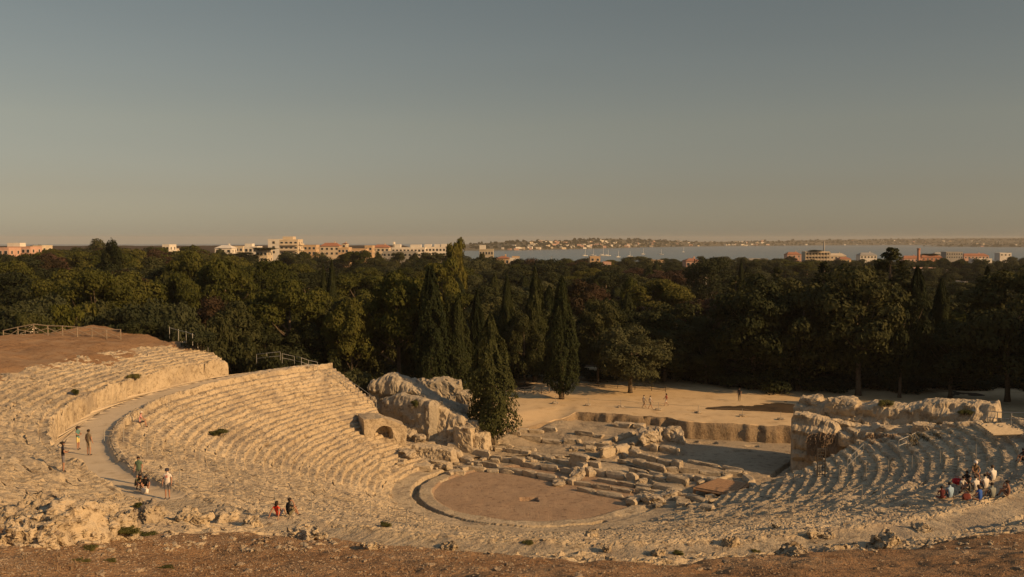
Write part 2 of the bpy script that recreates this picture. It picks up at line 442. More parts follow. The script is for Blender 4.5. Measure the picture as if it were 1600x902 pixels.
# soil slope above the seats, and on round to the hill behind the camera
def soil_z(R, th):
    rb = soil_edge(th)
    base = rock_smooth(rb, th)
    near = base + (R - rb) * (0.045 + 0.225 * sst(200, 225, th))
    lft = base + np.clip(R - rb, -20, 14) * 0.085 - np.clip(R - 63, 0, 40) * 0.30
    z = lft + (near - lft) * sst(200, 226, th)
    rgt = base + np.clip(R - rb, -20, 6) * 0.15 + 0.02 * np.clip(R - rb - 6, 0, 200)
    z = z + (rgt - z) * sst(292, 312, th)
    z = z + 0.42 * sst(-3.0, 0.5, R - rb) * sst(214, 228, th) * (1 - sst(296, 306, th))
    rk = rock_smooth(R, th)
    inner = rk - 0.11 * (rb - R)             # sinks under the rock towards the seats
    return np.where(R < rb, np.minimum(z, inner), z)
tq = np.linspace(0, 1, 3000); thq = 138 + tq * 232
wq = 1 + 9 * np.exp(-((thq - 265) / 22.0) ** 2); cq = np.cumsum(wq); cq = (cq - cq[0]) / (cq[-1] - cq[0])
TH = np.interp(np.linspace(0, 1, 900), cq, thq)
RR = np.concatenate([np.linspace(44, 56, 60), np.linspace(56.1, 72, 190), np.linspace(72.3, 90, 60), np.linspace(91, 150, 30)])
T2, R2 = np.meshgrid(TH, RR)
cx, cy = cen(R2); X = cx + R2 * np.cos(np.radians(T2)); Y = cy + R2 * np.sin(np.radians(T2))
Zs = soil_z(R2, T2)
P = np.stack([X, Y, Zs], -1).reshape(-1, 3)
P[:, 2] += fbm(P * [1, 1, 0], 0.28, 4, 5) * 0.42 + fbm(P * [1, 1, 0], 1.6, 4, 9) * 0.10 + fbm(P * [1, 1, 0], 7.0, 2, 19) * 0.025
# keep the soil out of the ground beyond the two end walls of the bowl
dlf = P[:, 1] - left_line_up(P[:, 0])
P[:, 2] -= np.where(P[:, 0] < 0, 8 * sst(-2.0, 7, dlf), 0)
P[:, 2] -= np.where(P[:, 0] > 15, 16 * sst(0, 2.5, P[:, 1] - right_line(P[:, 0])), 0)
soil = link('hillside', mesh_np('hillside', P, grid_faces(len(RR), len(TH))[:, ::-1], [M['soil']])); tag(soil, kind='structure')

# orchestra: earth floor, pale ring, drain channel, paved walk
g = np.linspace(-14.6, 14.6, 236)
GX, GY = np.meshgrid(g, g); GR = np.hypot(GX, GY)
P = np.stack([GX + OC[0], GY + OC[1], np.zeros_like(GX)], -1).reshape(-1, 3); r = GR.ravel()
nz = fbm(P, 0.8, 4, 3); rj = r + fbm(P, 0.7, 3, 8) * 0.16
z = np.where(rj < 9.9, -0.12 + nz * 0.06, np.where(rj < 11.3, 0.06 + nz * 0.09, np.where(rj < 11.95, -0.75, 0.16 + nz * 0.09 + np.maximum(0, r - 12.6) * 0.1)))
ang = np.degrees(np.arctan2(P[:, 1] - OC[1], P[:, 0] - OC[0])) % 360
back = (ang > 20) & (ang < 142)
z = np.where(back & (rj > 9.9), 0.02 + nz * 0.12, z)
broken = (ang > 300) & (rj > 9.9) & (rj < 12.2)
z = np.where(broken, 0.05 + nz * 0.25, z)
hole = pz(827, 782, -0.2)
hx = np.abs(P[:, 0] - hole.x) / 0.8; hy = np.abs(P[:, 1] - hole.y) / 0.7
z = np.where(np.maximum(hx, hy) + nz * 0.25 < 1, -2.2, z)
P[:, 2] = z
F = grid_faces(236, 236); keep = (r[F].min(1) < 14.35)
F = F[keep]; fr = rj[F].mean(1); fz = z[F].mean(1)
mi = np.where(fr < 9.9 + 0.5 * fbm(P[F[:, 0]], .35, 3, 15), 0, 1)
orch = link('orchestra_floor', mesh_np('orchestra_floor', P, F, [M['orch'], M['lime']], mi)); tag(orch, kind='structure')

# stage area floor
FRONT = [(-14, 106.6, 1.0), (-8, 107.5, 1.2), (0, 110.5, 1.35), (6, 115.0, 1.7), (8.3, 117.2, 2.2), (14, 115.2, 2.2), (19.6, 112.9, 2.2), (21.0, 110.9, 2.2), (34, 108.0, 2.2), (50, 104.0, 2.2), (72, 94, 2.2), (110, 80, 2.2)]
fx = np.array([p[0] for p in FRONT]); fy = np.array([p[1] for p in FRONT]); fz_ = np.array([p[2] for p in FRONT])
def front_y(x): return np.interp(x, fx, fy)
sx = np.arange(-24, 56, 0.2); sy = np.arange(84, 121, 0.2)
SX, SY = np.meshgrid(sx, sy)
P = np.stack([SX, SY, np.zeros_like(SX)], -1).reshape(-1, 3)
nz = fbm(P, 0.6, 5, 41, 0.6)
dl = np.hypot(P[:, 0] - OC[0], P[:, 1] - OC[1])
z = 0.18 + nz * 0.28
flat = sst(14, 17, P[:, 0] + 0.3 * (P[:, 1] - 100)) * sst(95.5, 97.5, P[:, 1] + 0.45 * (P[:, 0] - 20))
z = z * (1 - flat) + flat * (0.22 + nz * 0.10)
lf = 1 - sst(-9, 0, P[:, 0]); z += lf * sst(98, 106, P[:, 1]) * 1.2
z += sst(0, 7, front_y(P[:, 0]) - P[:, 1] + 4) * 0
ramp_l = (1 - sst(4, 9, P[:, 0])) * sst(6, 0, front_y(P[:, 0]) - P[:, 1]); z += ramp_l * 0.8
z += sst(105, 109.5, P[:, 1] + 0.35 * (P[:, 0] - 8)) * (1 - sst(18.5, 21, P[:, 0])) * sst(2, 7, P[:, 0]) * 0.95
for (u, v, a, b) in ((1108, 692, .9, .5), (1160, 705, 1.0, .45), (1104, 725, 1.0, .5), (1125, 722, .7, .4), (1175, 697, .6, .4), (1080, 690, .6, .4)):
    c = pz(u, v, 0.2)
    z = np.where((np.abs(P[:, 0] - c.x) < a) & (np.abs(P[:, 1] - c.y) < b), z - 0.7, z)
for (u0, v0, u1, v1, wd, dp) in ((1205, 745, 1250, 715, .5, 0.9), (1222, 757, 1268, 730, .8, 1.2), (935, 741, 992, 700, .75, 0.9), (1060, 770, 1180, 782, .5, .4)):
    a = pz(u0, v0, 0.2); b = pz(u1, v1, 0.2); d = (b - a); L = d.length; d.normalize()
    s = (P[:, 0] - a.x) * d.x + (P[:, 1] - a.y) * d.y; t = np.abs(-(P[:, 0] - a.x) * d.y + (P[:, 1] - a.y) * d.x)
    z = np.where((s > 0) & (s < L) & (t < wd / 2), z - dp, z)
P[:, 2] = z
F = grid_faces(len(sy), len(sx)); keep = dl[F].min(1) > 13.6
stage = link('stage_floor', mesh_np('stage_floor', P, F[keep], [M['stage']])); tag(stage, kind='structure')

# plaza behind the stage, its front edge dropping as a rough earth bank
nx_, ny_ = 420, 110
xs = np.linspace(-14, 110, nx_); rows_ = []
F0 = front_y(xs); Z0 = np.interp(xs, fx, fz_)
jn = fbm(np.stack([xs, xs * 0, xs * 0], 1), 1.1, 4, 6) * 0.55
back_y = 158 - 20 * sst(14, 34, xs)
for j in range(ny_):
    if j == 0: y = F0 - 0.5; zz = np.full_like(xs, -0.6)
    elif j == 1: y = F0 - 0.25 + jn; zz = Z0 * 0.35
    elif j == 2: y = F0 - 0.05 + jn; zz = Z0 * 0.8
    elif j == 3: y = F0 + 0.25 + jn; zz = Z0
    else:
        t = (j - 3) / (ny_ - 4); y = F0 + 0.25 + jn * (1 - t) + t ** 1.5 * (back_y - F0)
        zz = Z0 + (2.2 - Z0) * sst(0, 7, y - F0) + sst(135, 158, y) * 0.3 - 0.6 * (t > .985)
    rows_.append(np.stack([xs, y, zz], 1))
P = np.array(rows_).reshape(-1, 3)
wgt = np.repeat(np.array([0.3, 1.0, 0.9, 0.5, 0.3] + [0.12] * (ny_ - 5)), nx_)
P[:, 2] += fbm(P, 0.5, 4, 61) * 0.3 * wgt * 2; P[:, 1] += fbm(P, 0.9, 4, 62) * 0.5 * wgt
Fg = grid_faces(ny_, nx_); mi = np.where(np.arange(len(Fg)) < 3 * (nx_ - 1), 1, 0)
plaza = link('plaza', mesh_np('plaza', P, Fg, [M['plaza'], M['bank']], mi)); tag(plaza, kind='structure')

# wooded ground and the plain down to the sea
SEA = -16.0
HAZE = 0.65e-4
def base_z(x, y):
    x = np.asarray(x, np.float64); y = np.asarray(y, np.float64)
    d = np.hypot(x, y)
    z = 2.0 + 1.2 * sst(150, 220, y) - 9.5 * sst(260, 800, d) - 15 * sst(850, 1500, d)
    lf = 1 - sst(-60, -12, x + 0.10 * np.maximum(0, y - 120))
    z = z + lf * 8.0 * (1 - sst(112, 165, y))
    z = z + 29 * sst(560, 1150, d) * (1 - sst(-0.12, -0.065, x / np.maximum(y, 1)))
    ins = ((x < -9) & (y < left_line(x) + 2.0)) | ((x >= -9) & (y < front_y(x) + 9))
    return np.where(ins, -3.5, z)
ths = np.radians(np.linspace(-62, 62, 420)); dd = np.concatenate([np.linspace(88, 200, 90), np.geomspace(203, 1700, 90)])
T2, D2 = np.meshgrid(ths, dd)
X = D2 * np.sin(T2); Y = D2 * np.cos(T2)
P = np.stack([X, Y, base_z(X, Y)], -1).reshape(-1, 3)
P[:, 2] += fbm(P * [1, 1, 0], 0.06, 4, 2) * 0.6
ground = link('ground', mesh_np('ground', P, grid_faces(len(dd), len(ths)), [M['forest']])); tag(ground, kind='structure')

# sea
m, nt, b = new_mat('sea_water'); M['sea'] = m
b.inputs['Base Color'].default_value = (0.035, 0.06, 0.075, 1); b.inputs['Roughness'].default_value = 0.22
b.inputs['Specular IOR Level'].default_value = 0.5
gg = N(nt, 'ShaderNodeNewGeometry'); nn = noise_node(nt, gg.outputs['Position'], 0.05, 4)
bp = N(nt, 'ShaderNodeBump'); bp.inputs['Strength'].default_value = 0.35; bp.inputs['Distance'].default_value = 1.5
nt.links.new(nn.outputs[0], bp.inputs['Height']); nt.links.new(bp.outputs[0], b.inputs['Normal'])
ths = np.radians(np.linspace(-60, 60, 60)); dd = np.geomspace(900, 8400, 20)
T2, D2 = np.meshgrid(ths, dd)
P = np.stack([D2 * np.sin(T2), D2 * np.cos(T2), np.full_like(T2, SEA)], -1).reshape(-1, 3)
sea = link('sea', mesh_np('sea', P, grid_faces(len(dd), len(ths)), [M['sea']])); tag(sea, kind='structure')

# far shore: low hills across the bay; rows give (u, row of the shoreline, row of the crest)
def shore(name, pts, depth, seed, rough=1.0):
    us = np.linspace(pts[0][0], pts[-1][0], 500)
    vs_ = np.interp(us, [p[0] for p in pts], [p[1] for p in pts]); vt = np.interp(us, [p[0] for p in pts], [p[2] for p in pts])
    rows_ = []
    for j in range(22):
        t = j / 21
        A = []
        for u, v0, v1 in zip(us, vs_, vt):
            d0 = pz(u, v0, SEA).y
            d = d0 + t * depth
            ztop = vz(v1, d0 + depth * 0.6)
            prof = math.sin(min(1, t / 0.6) * math.pi / 2) ** 1.2 if t < 0.6 else 1 - (t - 0.6) * 0.8
            A.append((ux(u, d), d, SEA - 1 + (ztop - SEA + 1) * prof))
        rows_.append(A)
    P = np.array(rows_).reshape(-1, 3)
    hgt = np.maximum(P[:, 2] - SEA, 0)
    P[:, 2] += fbm(P * [1, 1, 0], 0.012, 4, seed) * np.minimum(hgt, 14) * 0.45 * rough + np.abs(fbm(P * [1, 1, 0], 0.05, 2, seed + 5)) * np.minimum(hgt, 6) * 0.8
    o = link(name, mesh_np(name, P, grid_faces(22, 500), [M['far_land']], smooth=False)); tag(o, kind='structure')
    return o
shoreA = shore('hills', [(640, 392, 388), (735, 392, 383), (800, 391.5, 379), (870, 390, 376.5), (950, 388, 374), (1010, 386.5, 375), (1070, 385.5, 378), (1130, 384.8, 378.5), (1200, 384.3, 377.5), (1290, 383.5, 375.5), (1400, 383, 374), (1500, 383, 373), (1700, 383, 372)], 900, 31)
shoreB = shore('headland', [(1440, 385.2, 384.9), (1475, 385.6, 383.6), (1540, 386, 382.8), (1620, 386.4, 381.8), (1750, 387, 380)], 300, 77)

bpy.context.view_layer.update()
DG = bpy.context.evaluated_depsgraph_get()
def drop(x, y, z0=60.0):
    h = scene.ray_cast(DG, Vector((x, y, z0)), Vector((0, 0, -1)))
    return h[1] if h[0] else Vector((x, y, 0))
def pick(u, v):
    h = scene.ray_cast(DG, Vector((0, 0, CZ)), pix_ray(u, v))
    return h[1] if h[0] else pz(u, v, 0)
# ------------------------------------------------------------------ rocks and cut stones
def cube_sphere(n):
    """faces of a cube with n x n cells each, welded; returns unit-cube points (-1..1) and quads"""
    idx = {}; V = []; F = []
    def vid(p):
        k = tuple(round(c * n) for c in p)
        if k not in idx: idx[k] = len(V); V.append(p)
        return idx[k]
    lin = [-1 + 2 * i / n for i in range(n + 1)]
    for ax in range(3):
        for sgn in (-1, 1):
            for i in range(n):
                for j in range(n):
                    q = []
                    for (a, b) in ((i, j), (i + 1, j), (i + 1, j + 1), (i, j + 1)):
                        p = [0, 0, 0]; p[ax] = sgn; p[(ax + 1) % 3] = lin[a]; p[(ax + 2) % 3] = lin[b]
                        q.append(vid(tuple(p)))
                    F.append(q if sgn > 0 else q[::-1])
    return np.array(V, np.float64), np.array(F)
_CS = {}
def cs(n):
    if n not in _CS: _CS[n] = cube_sphere(n)
    return _CS[n]
def rock_mesh(name, size, rough, rnd, seed, n, mat, freq=1.0, taper=0.0, smooth=True):
    """size in metres; rnd 0 = box, 1 = ellipsoid; rough = displacement in metres"""
    V, F = cs(n); V = V.copy()
    L = np.linalg.norm(V, axis=1, keepdims=True); S = V / L
    V = V * (1 - rnd) + S * rnd * 1.12
    if taper: V[:, :2] *= (1 - taper * (V[:, 2:3] + 1) / 2)
    P = V * np.array(size) / 2
    rg = np.random.default_rng(seed); hs = np.array(size) / 2
    for q in range(int(10 + 6 * rnd)):
        dn = rg.normal(size=3); dn[2] = dn[2] * .8 + .25; dn /= np.linalg.norm(dn)
        c = np.abs(dn * hs).sum() * rg.uniform(.62, .92)
        P = P - np.maximum(0, P @ dn - c)[:, None] * dn
    o = np.array([seed * 7.7, seed * 3.1, seed * 5.3])
    D = np.stack([fbm(P + o, freq, 5, seed, .6), fbm(P + o + 50, freq, 5, seed + 9, .6), fbm(P + o + 90, freq, 5, seed + 19, .6)], 1)
    P = P + D * rough - S * (np.clip(.22 - np.abs(fbm(P + o, freq * 1.6, 4, seed + 29, .6)) * 1.6, 0, 1) * rough * 1.1)[:, None]
    return mesh_np(name, P, F, [mat], smooth=smooth)
STONE = [rock_mesh('stone', (1, 1, 1), 0.16, 0.10 + 0.05 * (i % 3), 100 + i, 4, M['lime_far'], 1.6, smooth=False) for i in range(8)]
BOULDER = [rock_mesh('boulder', (1, 1, 1), 0.45, 0.55, 200 + i, 8, M['rock_loose'], 1.5, smooth=False) for i in range(8)]

# --- rock outcrop at the far end of the left wing
oc = empty('rock_outcrop', (-10, 106, 0)); tag(oc, 'tall broken rock outcrop with a flat shaded face beside the dark cypress', 'rock outcrop')
def big(parent, name, c, size, rz, rough, rnd, seed, n=16, mat='lime_far', taper=0.0, rx=0.0, freq=0.7):
    me = rock_mesh(name, size, rough * .75, rnd * .6, seed, int(n * 1.5), M[mat], freq, taper, smooth=False)
    o = link(name, me, parent, rot=(0, rx, rz))
    o.location = Vector(c) - (parent.location if parent else Vector((0, 0, 0)))
    return o
def ridge(parent, name, p0, p1, thick, zb, tops, seed, mat, strata=0.35, lean=0.35, nl=90, rough=0.55, jt=0.7):
    """a long rock mass from p0 to p1 (front foot line), its crest following tops; bedding planes step the face"""
    p0 = Vector((*p0, 0)); p1 = Vector((*p1, 0)); d = (p1 - p0); L = d.length; d.normalize(); nrm = Vector((d.y, -d.x, 0))      # nrm points to the front
    if nrm.y > 0: nrm = -nrm
    tt = np.linspace(0, 1, nl); zt = np.interp(tt, np.linspace(0, 1, len(tops)), tops)
    prof = [(0, 0)] + [(lean * f, f) for f in np.linspace(.06, .94, 16)] + [(lean + .12, 1.0)] + [(lean + (thick - 2 * lean) * g, 1.0 + .03 * math.sin(g * 5)) for g in np.linspace(.12, .9, 12)] + [(thick - lean * (1 - f), 1 - f) for f in (.05, .3, .6, .9)]
    V = np.zeros((len(prof), nl, 3))
    for i, (off, f) in enumerate(prof):
        for j in range(nl):
            q = p0 + d * (L * tt[j]) - nrm * off; V[i, j] = (q.x, q.y, zb + (zt[j] - zb) * f)
    P = V.reshape(-1, 3); o = np.array([seed * 3.3, seed * 7.1, 0])
    zq = P[:, 2:3] * [[0, 0, 1]] + P * [.10, .10, 0]
    lay = vnoise(zq * [1, 1, 1.9] + o, seed)                      # bedding
    joint = np.clip(.16 - np.abs(vnoise(P * [.62, .62, .16] + o, seed + 4)), 0, 1) * 4.2
    disp = strata * np.sign(lay) * np.abs(lay) ** .5 + rough * fbm(P + o, .75, 5, seed + 2, .6) - joint * .45 * jt
    disp = disp + .16 * fbm(P + o, 3.2, 3, seed + 12, .65) - .5 * np.clip(vnoise(P * 1.7 + o, seed + 15) - .52, 0, 1)
    P = P + np.outer(disp, np.array([nrm.x, nrm.y, 0])); P[:, 2] += fbm(P + o, .8, 5, seed + 6, .6) * rough * .9 - joint * .3 * jt * (P[:, 2] > zb + .5)
    P[:, 0] += fbm(P + o, 1.2, 4, seed + 8) * rough * .5
    V = P.reshape(V.shape)
    e0 = V[:, :1] * 1.0; e0[:, 0, :] = V[:, 0].mean(0); e0[:, 0, 2] = np.minimum(V[:, 0, 2], zt[0] - .6); e0[:, 0, :2] -= np.array([d.x, d.y]) * .5
    e1 = V[:, -1:] * 1.0; e1[:, 0, :] = V[:, -1].mean(0); e1[:, 0, 2] = np.minimum(V[:, -1, 2], zt[-1] - .6); e1[:, 0, :2] += np.array([d.x, d.y]) * .5
    V = np.concatenate([e0, V, e1], 1); P = V.reshape(-1, 3) - np.array(parent.location)
    return link(name, mesh_np(name, P, grid_faces(len(prof), nl + 2), [M[mat]], smooth=False), parent)
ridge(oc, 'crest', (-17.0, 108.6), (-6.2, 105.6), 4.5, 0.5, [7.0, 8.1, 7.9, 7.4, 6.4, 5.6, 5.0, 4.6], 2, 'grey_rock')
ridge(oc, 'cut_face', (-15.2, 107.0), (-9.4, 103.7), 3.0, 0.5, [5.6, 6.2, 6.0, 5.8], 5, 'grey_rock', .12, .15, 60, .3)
ridge(oc, 'ledge', (-10.2, 105.0), (-4.2, 102.9), 3.2, 0.4, [5.4, 5.2, 4.4, 4.0, 3.6], 7, 'lime_far', .4, .3, 70)
big(oc, 'step_block', (-5.3, 102.9, 1.7), (2.4, 2.6, 3.2), -0.25, 0.5, 0.08, 5, 12, 'lime_far')
big(oc, 'step_block', (-3.5, 103.6, 1.4), (2.2, 2.4, 2.6), -0.2, 0.5, 0.08, 6, 12, 'lime_far')
ridge(oc, 'slab', (-12.6, 99.4), (-6.6, 98.2), 2.4, 0.2, [1.7, 1.9, 1.7, 1.4], 8, 'lime_far', .2, .2, 60, .35)
ridge(oc, 'slab', (-11.5, 97.2), (-6.8, 95.6), 1.5, 0.1, [.8, 1.0, .9, .7], 9, 'lime_far', .12, .2, 50, .3)
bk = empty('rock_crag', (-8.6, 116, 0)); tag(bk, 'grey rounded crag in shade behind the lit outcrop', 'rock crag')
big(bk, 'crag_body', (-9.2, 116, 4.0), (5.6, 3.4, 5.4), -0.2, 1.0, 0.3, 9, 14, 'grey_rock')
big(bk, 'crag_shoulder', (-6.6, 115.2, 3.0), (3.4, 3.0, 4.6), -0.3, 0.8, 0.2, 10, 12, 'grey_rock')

# --- end block of the left wing with the arched niche
def niche_block():
    root = empty('niche_block', (-14.0, 99.2, 0)); root.rotation_euler = (0, 0, R_(20))
    tag(root, 'pale rock block with a dark arched niche at the end of the seat rows', 'rock block')
    W, H, D = 4.6, 5.1, 3.4; ax, aw, ah, z0 = -0.2, 0.95, 0.65, 2.9     # arch centre, half width, spring height, sill
    arch = [(ax + aw, z0), (ax + aw, z0 + ah)] + [(ax + aw * math.cos(t), z0 + ah + 0.80 * math.sin(t)) for t in np.linspace(0.3, math.pi - 0.3, 9)] + [(ax - aw, z0 + ah), (ax - aw, z0)]
    bm = bmesh.new()
    def ring(ys, pts): return [bm.verts.new((x, ys, z)) for x, z in pts]
    outer = [(W / 2, 0.8), (W / 2, 2.2), (W / 2, H - .9), (W / 4, H - .4), (0, H + .1), (-W / 4, H + .2), (-W / 2, H + .2), (-W / 2, 2.2), (-W / 2, 0.8), (-W / 4, 0.4), (0, .4), (W / 4, .4)]
    outer = sorted(outer, key=lambda p: math.atan2(p[1] - 3.5, p[0] - ax)); archs = sorted(arch, key=lambda p: math.atan2(p[1] - 3.5, p[0] - ax))
    f0 = ring(-D / 2, outer); a0 = ring(-D / 2, archs); a1 = ring(-D / 2 + 1.5, [(ax + (x - ax) * .85, 3.5 + (z - 3.5) * .85) for x, z in archs]); b0 = ring(D / 2, outer)
    def loop_e(r): return [bm.edges.get((r[i], r[(i + 1) % len(r)])) or bm.edges.new((r[i], r[(i + 1) % len(r)])) for i in range(len(r))]
    e0, e1 = loop_e(f0), loop_e(a0); bmesh.ops.bridge_loops(bm, edges=e0 + e1)
    for i in range(len(a0)):
        j = (i + 1) % len(a0); bm.faces.new((a0[i], a0[j], a1[j], a1[i]))
    bm.faces.new(a1)
    for i in range(len(f0)):
        j = (i + 1) % len(f0); bm.faces.new((f0[j], f0[i], b0[i], b0[j]))
    bm.faces.new(b0)
    bmesh.ops.triangulate(bm, faces=bm.faces); bmesh.ops.subdivide_edges(bm, edges=bm.edges, cuts=2, use_grid_fill=True)
    bmesh.ops.recalc_face_normals(bm, faces=bm.faces)
    co = np.array([v.co for v in bm.verts]); D3 = fbm(co + 31, 1.3, 3, 77)
    for v, d in zip(bm.verts, D3): v.co += Vector((d * .16, d * .12, d * .18))
    me = bpy.data.meshes.new('niche_block'); bm.to_mesh(me); bm.free(); me.materials.append(M['lime'])
    link('arched_face', me, root)
niche_block()

# --- end wall of the right wing
rw = empty('ruined_wall', (38, 92, 0)); tag(rw, 'massive ruined wall of squared boulders with an overgrown top at the right wing', 'ruined wall')
A_ = math.atan2(-0.54, 0.84)
ridge(rw, 'wall_top', (29.6, 96.6), (45.6, 87.0), 6.0, 2.0, [6.6, 6.9, 7.3, 7.0, 7.5, 7.3, 7.9, 8.1, 8.2, 8.3], 23, 'lime_far', .55, .35, 150, .55, .25)
ridge(rw, 'wall_base', (29.6, 94.4), (44.0, 86.2), 3.4, -.4, [6.2, 5.9, 5.4, 5.5, 5.9, 6.3, 6.8], 22, 'lime_far', .5, .25, 130, .5, .4)
ridge(rw, 'bastion', (28.7, 93.9), (32.2, 91.6), 3.2, -.4, [6.3, 6.2, 5.4], 21, 'lime_far', .35, .15, 60, .45, .3)
big(rw, 'crown_rock', (31.6, 97.2, 6.9), (2.8, 2.4, 1.6), A_, 0.6, 0.25, 27, 10)
big(rw, 'crown_rock', (34.2, 95.4, 7.0), (3.4, 3.0, 1.5), A_, 0.7, 0.25, 28, 12)
for i in range(10):
    t = i / 9
    c = Vector((34.2 + 9.5 * t, 91.5 - 5.9 * t, 4.6 + 1.6 * t))
    big(rw, 'squared_boulder', c, (1.5 + .3 * (i % 3), 1.6, 1.5 + .35 * ((i * 7) % 3)), A_ + .12 * ((i % 3) - 1), 0.4, 0.22, 40 + i, 9)
for i in range(7):
    t = i / 6
    c = Vector((31.4 + 5.6 * t, 92.9 - 3.9 * t + (i % 2) * .3, 4.2 + .1 * i))
    big(rw, 'squared_boulder', c, (1.4, 1.5, 1.4 + .3 * (i % 2)), A_ + .2 * ((i % 3) - 1), 0.4, 0.2, 60 + i, 8)
big(rw, 'bank', (40.0, 88.2, 2.6), (9.5, 3.0, 5.0), A_ - .05, 0.8, 0.1, 70, 16)

# --- foundations of the stage building: each wall a thing, each block a part
_sid = [0]
def stone(parent, name, c, size, rz, tilt=0.0, variants=STONE):
    _sid[0] += 1
    o = link(name, variants[_sid[0] * 5 % len(variants)], parent)
    pl = parent.location if parent else Vector((0, 0, 0))
    o.location = Vector(c) - pl; o.rotation_euler = (tilt, tilt * .6, rz + math.pi * (_sid[0] % 2)); o.scale = size
    return o
WALLS = [
 (722, 719, 893, 757, .55, .75, 'long low course of pale blocks along the back edge of the orchestra'),
 (742, 709, 902, 742, .65, .7, 'second course of blocks behind the orchestra edge'),
 (768, 699, 888, 722, .55, .7, 'third course of rounded blocks behind the orchestra'),
 (888, 728, 936, 737, 1.0, .9, 'tall corner of squared blocks beside the narrow sunken passage'),
 (937, 716, 1000, 688, .85, .9, 'straight pale wall running back along the sunken passage'),
 (966, 706, 1062, 733, .75, .8, 'wall of long blocks on the right of the sunken passage'),
 (925, 741, 1028, 755, .7, .8, 'broken wall of eroded blocks in the middle of the stage'),
 (1040, 736, 1164, 745, .5, .7, 'row of flat blocks beside the shaded stage floor'),
 (1068, 747, 1134, 760, .6, .8, 'short double row of blocks left of the wooden hatch'),
 (892, 757, 1080, 779, .45, .6, 'low front course of blocks running towards the wooden hatch'),
 (911, 697, 966, 703, .6, .6, 'low wall of blocks on the upper stage terrace'),
 (960, 666, 1010, 671, .7, 1.5, 'broad pale platform of blocks below the earth bank'),
 (728, 732, 800, 740, .35, .8, 'flat kerb of slabs at the left rear of the orchestra'),
 (640, 722, 722, 741, .4, 1.0, 'broken slabs between the left wing and the orchestra'),
 (655, 705, 722, 716, .8, 1.0, 'thick eroded ledge of blocks under the outcrop'),
 (985, 790, 1010, 777, .5, 1.0, 'short stub of rough blocks at the right edge of the orchestra'),
 (850, 672, 940, 684, .45, .9, 'scattered course of blocks near the cypress plaza'),
 (700, 742, 735, 731, .35, .8, 'short slab course closing the left rear of the orchestra'),
 (760, 689, 872, 706, .5, .8, 'fourth course of blocks farther back on the stage terrace'),
 (800, 678, 905, 692, .45, .8, 'rear course of blocks on the stage terrace'),
 (905, 733, 925, 744, .9, .9, 'short stub of blocks at the mouth of the sunken passage'),
 (975, 722, 1040, 738, .6, .7, 'inner course of blocks parallel to the long block wall'),
 (1000, 745, 1075, 760, .5, .7, 'course of eroded blocks right of the stage middle'),
 (905, 766, 1010, 783, .4, .8, 'lowest course of blocks at the right rear of the orchestra'),
 (1010, 768, 1100, 782, .35, .8, 'low line of blocks in front of the wooden hatch'),
 (940, 700, 990, 681, .5, .6, 'rear part of the wall along the sunken passage'),
 (935, 751, 1060, 768, .4, .7, 'narrow course of blocks between the middle wall and the front course'),
 (985, 738, 1060, 750, .5, .7, 'parallel course of blocks beside the eroded middle wall'),
 (1090, 758, 1150, 742, .4, .5, 'short cross wall of blocks behind the wooden hatch'),
 (1075, 722, 1160, 738, .35, .6, 'flush course of slabs on the edge of the shaded floor'),
 (830, 715, 905, 730, .5, .7, 'short parallel course between the second and third courses'),
 (780, 668, 850, 676, .4, .8, 'rearmost course of blocks below the sandy slope'),
 (1165, 748, 1210, 752, .5, .8, 'course of blocks right of the wooden hatch'),
 (700, 700, 760, 712, .6, .9, 'course of blocks below the lit step blocks'),
 (1016, 700, 1060, 708, .7, 1.2, 'rounded blocks at the corner of the shaded stage floor'),
]
for wi, (u0, v0, u1, v1, h, th_, lab) in enumerate(WALLS):
    a = pick(u0, v0); b = pick(u1, v1); a.z = min(a.z, .9); b.z = min(b.z, .9)
    d = b - a; L = Vector((d.x, d.y, 0)).length; rz = math.atan2(d.y, d.x)
    root = empty('foundation_wall', (a.x, a.y, 0)); tag(root, lab, 'stone wall', 'foundation walls of the stage building')
    s = 0.0
    while s < L:
        ln = random.uniform(1.1, 2.9); ln = min(ln, L - s + .3)
        if random.random() > 0.05:
            t = (s + ln / 2) / L; p = a + d * t; hh = h * random.uniform(.85, 1.12)
            z0 = drop(p.x, p.y, 12).z
            z0 = z0 if z0 < 2 else .3
            stone(root, 'stone', (p.x + random.uniform(-.08, .08), p.y + random.uniform(-.08, .08), z0 + hh / 2 - .15), (ln * .97, th_ * random.uniform(.85, 1.15), hh + .3), rz + random.uniform(-.05, .05), random.uniform(-.05, .05))
            if h > .8 and random.random() < .6:
                stone(root, 'stone', (p.x, p.y, z0 + hh + .12), (ln * .8, th_ * .8, .5), rz + random.uniform(-.1, .1))
        s += ln
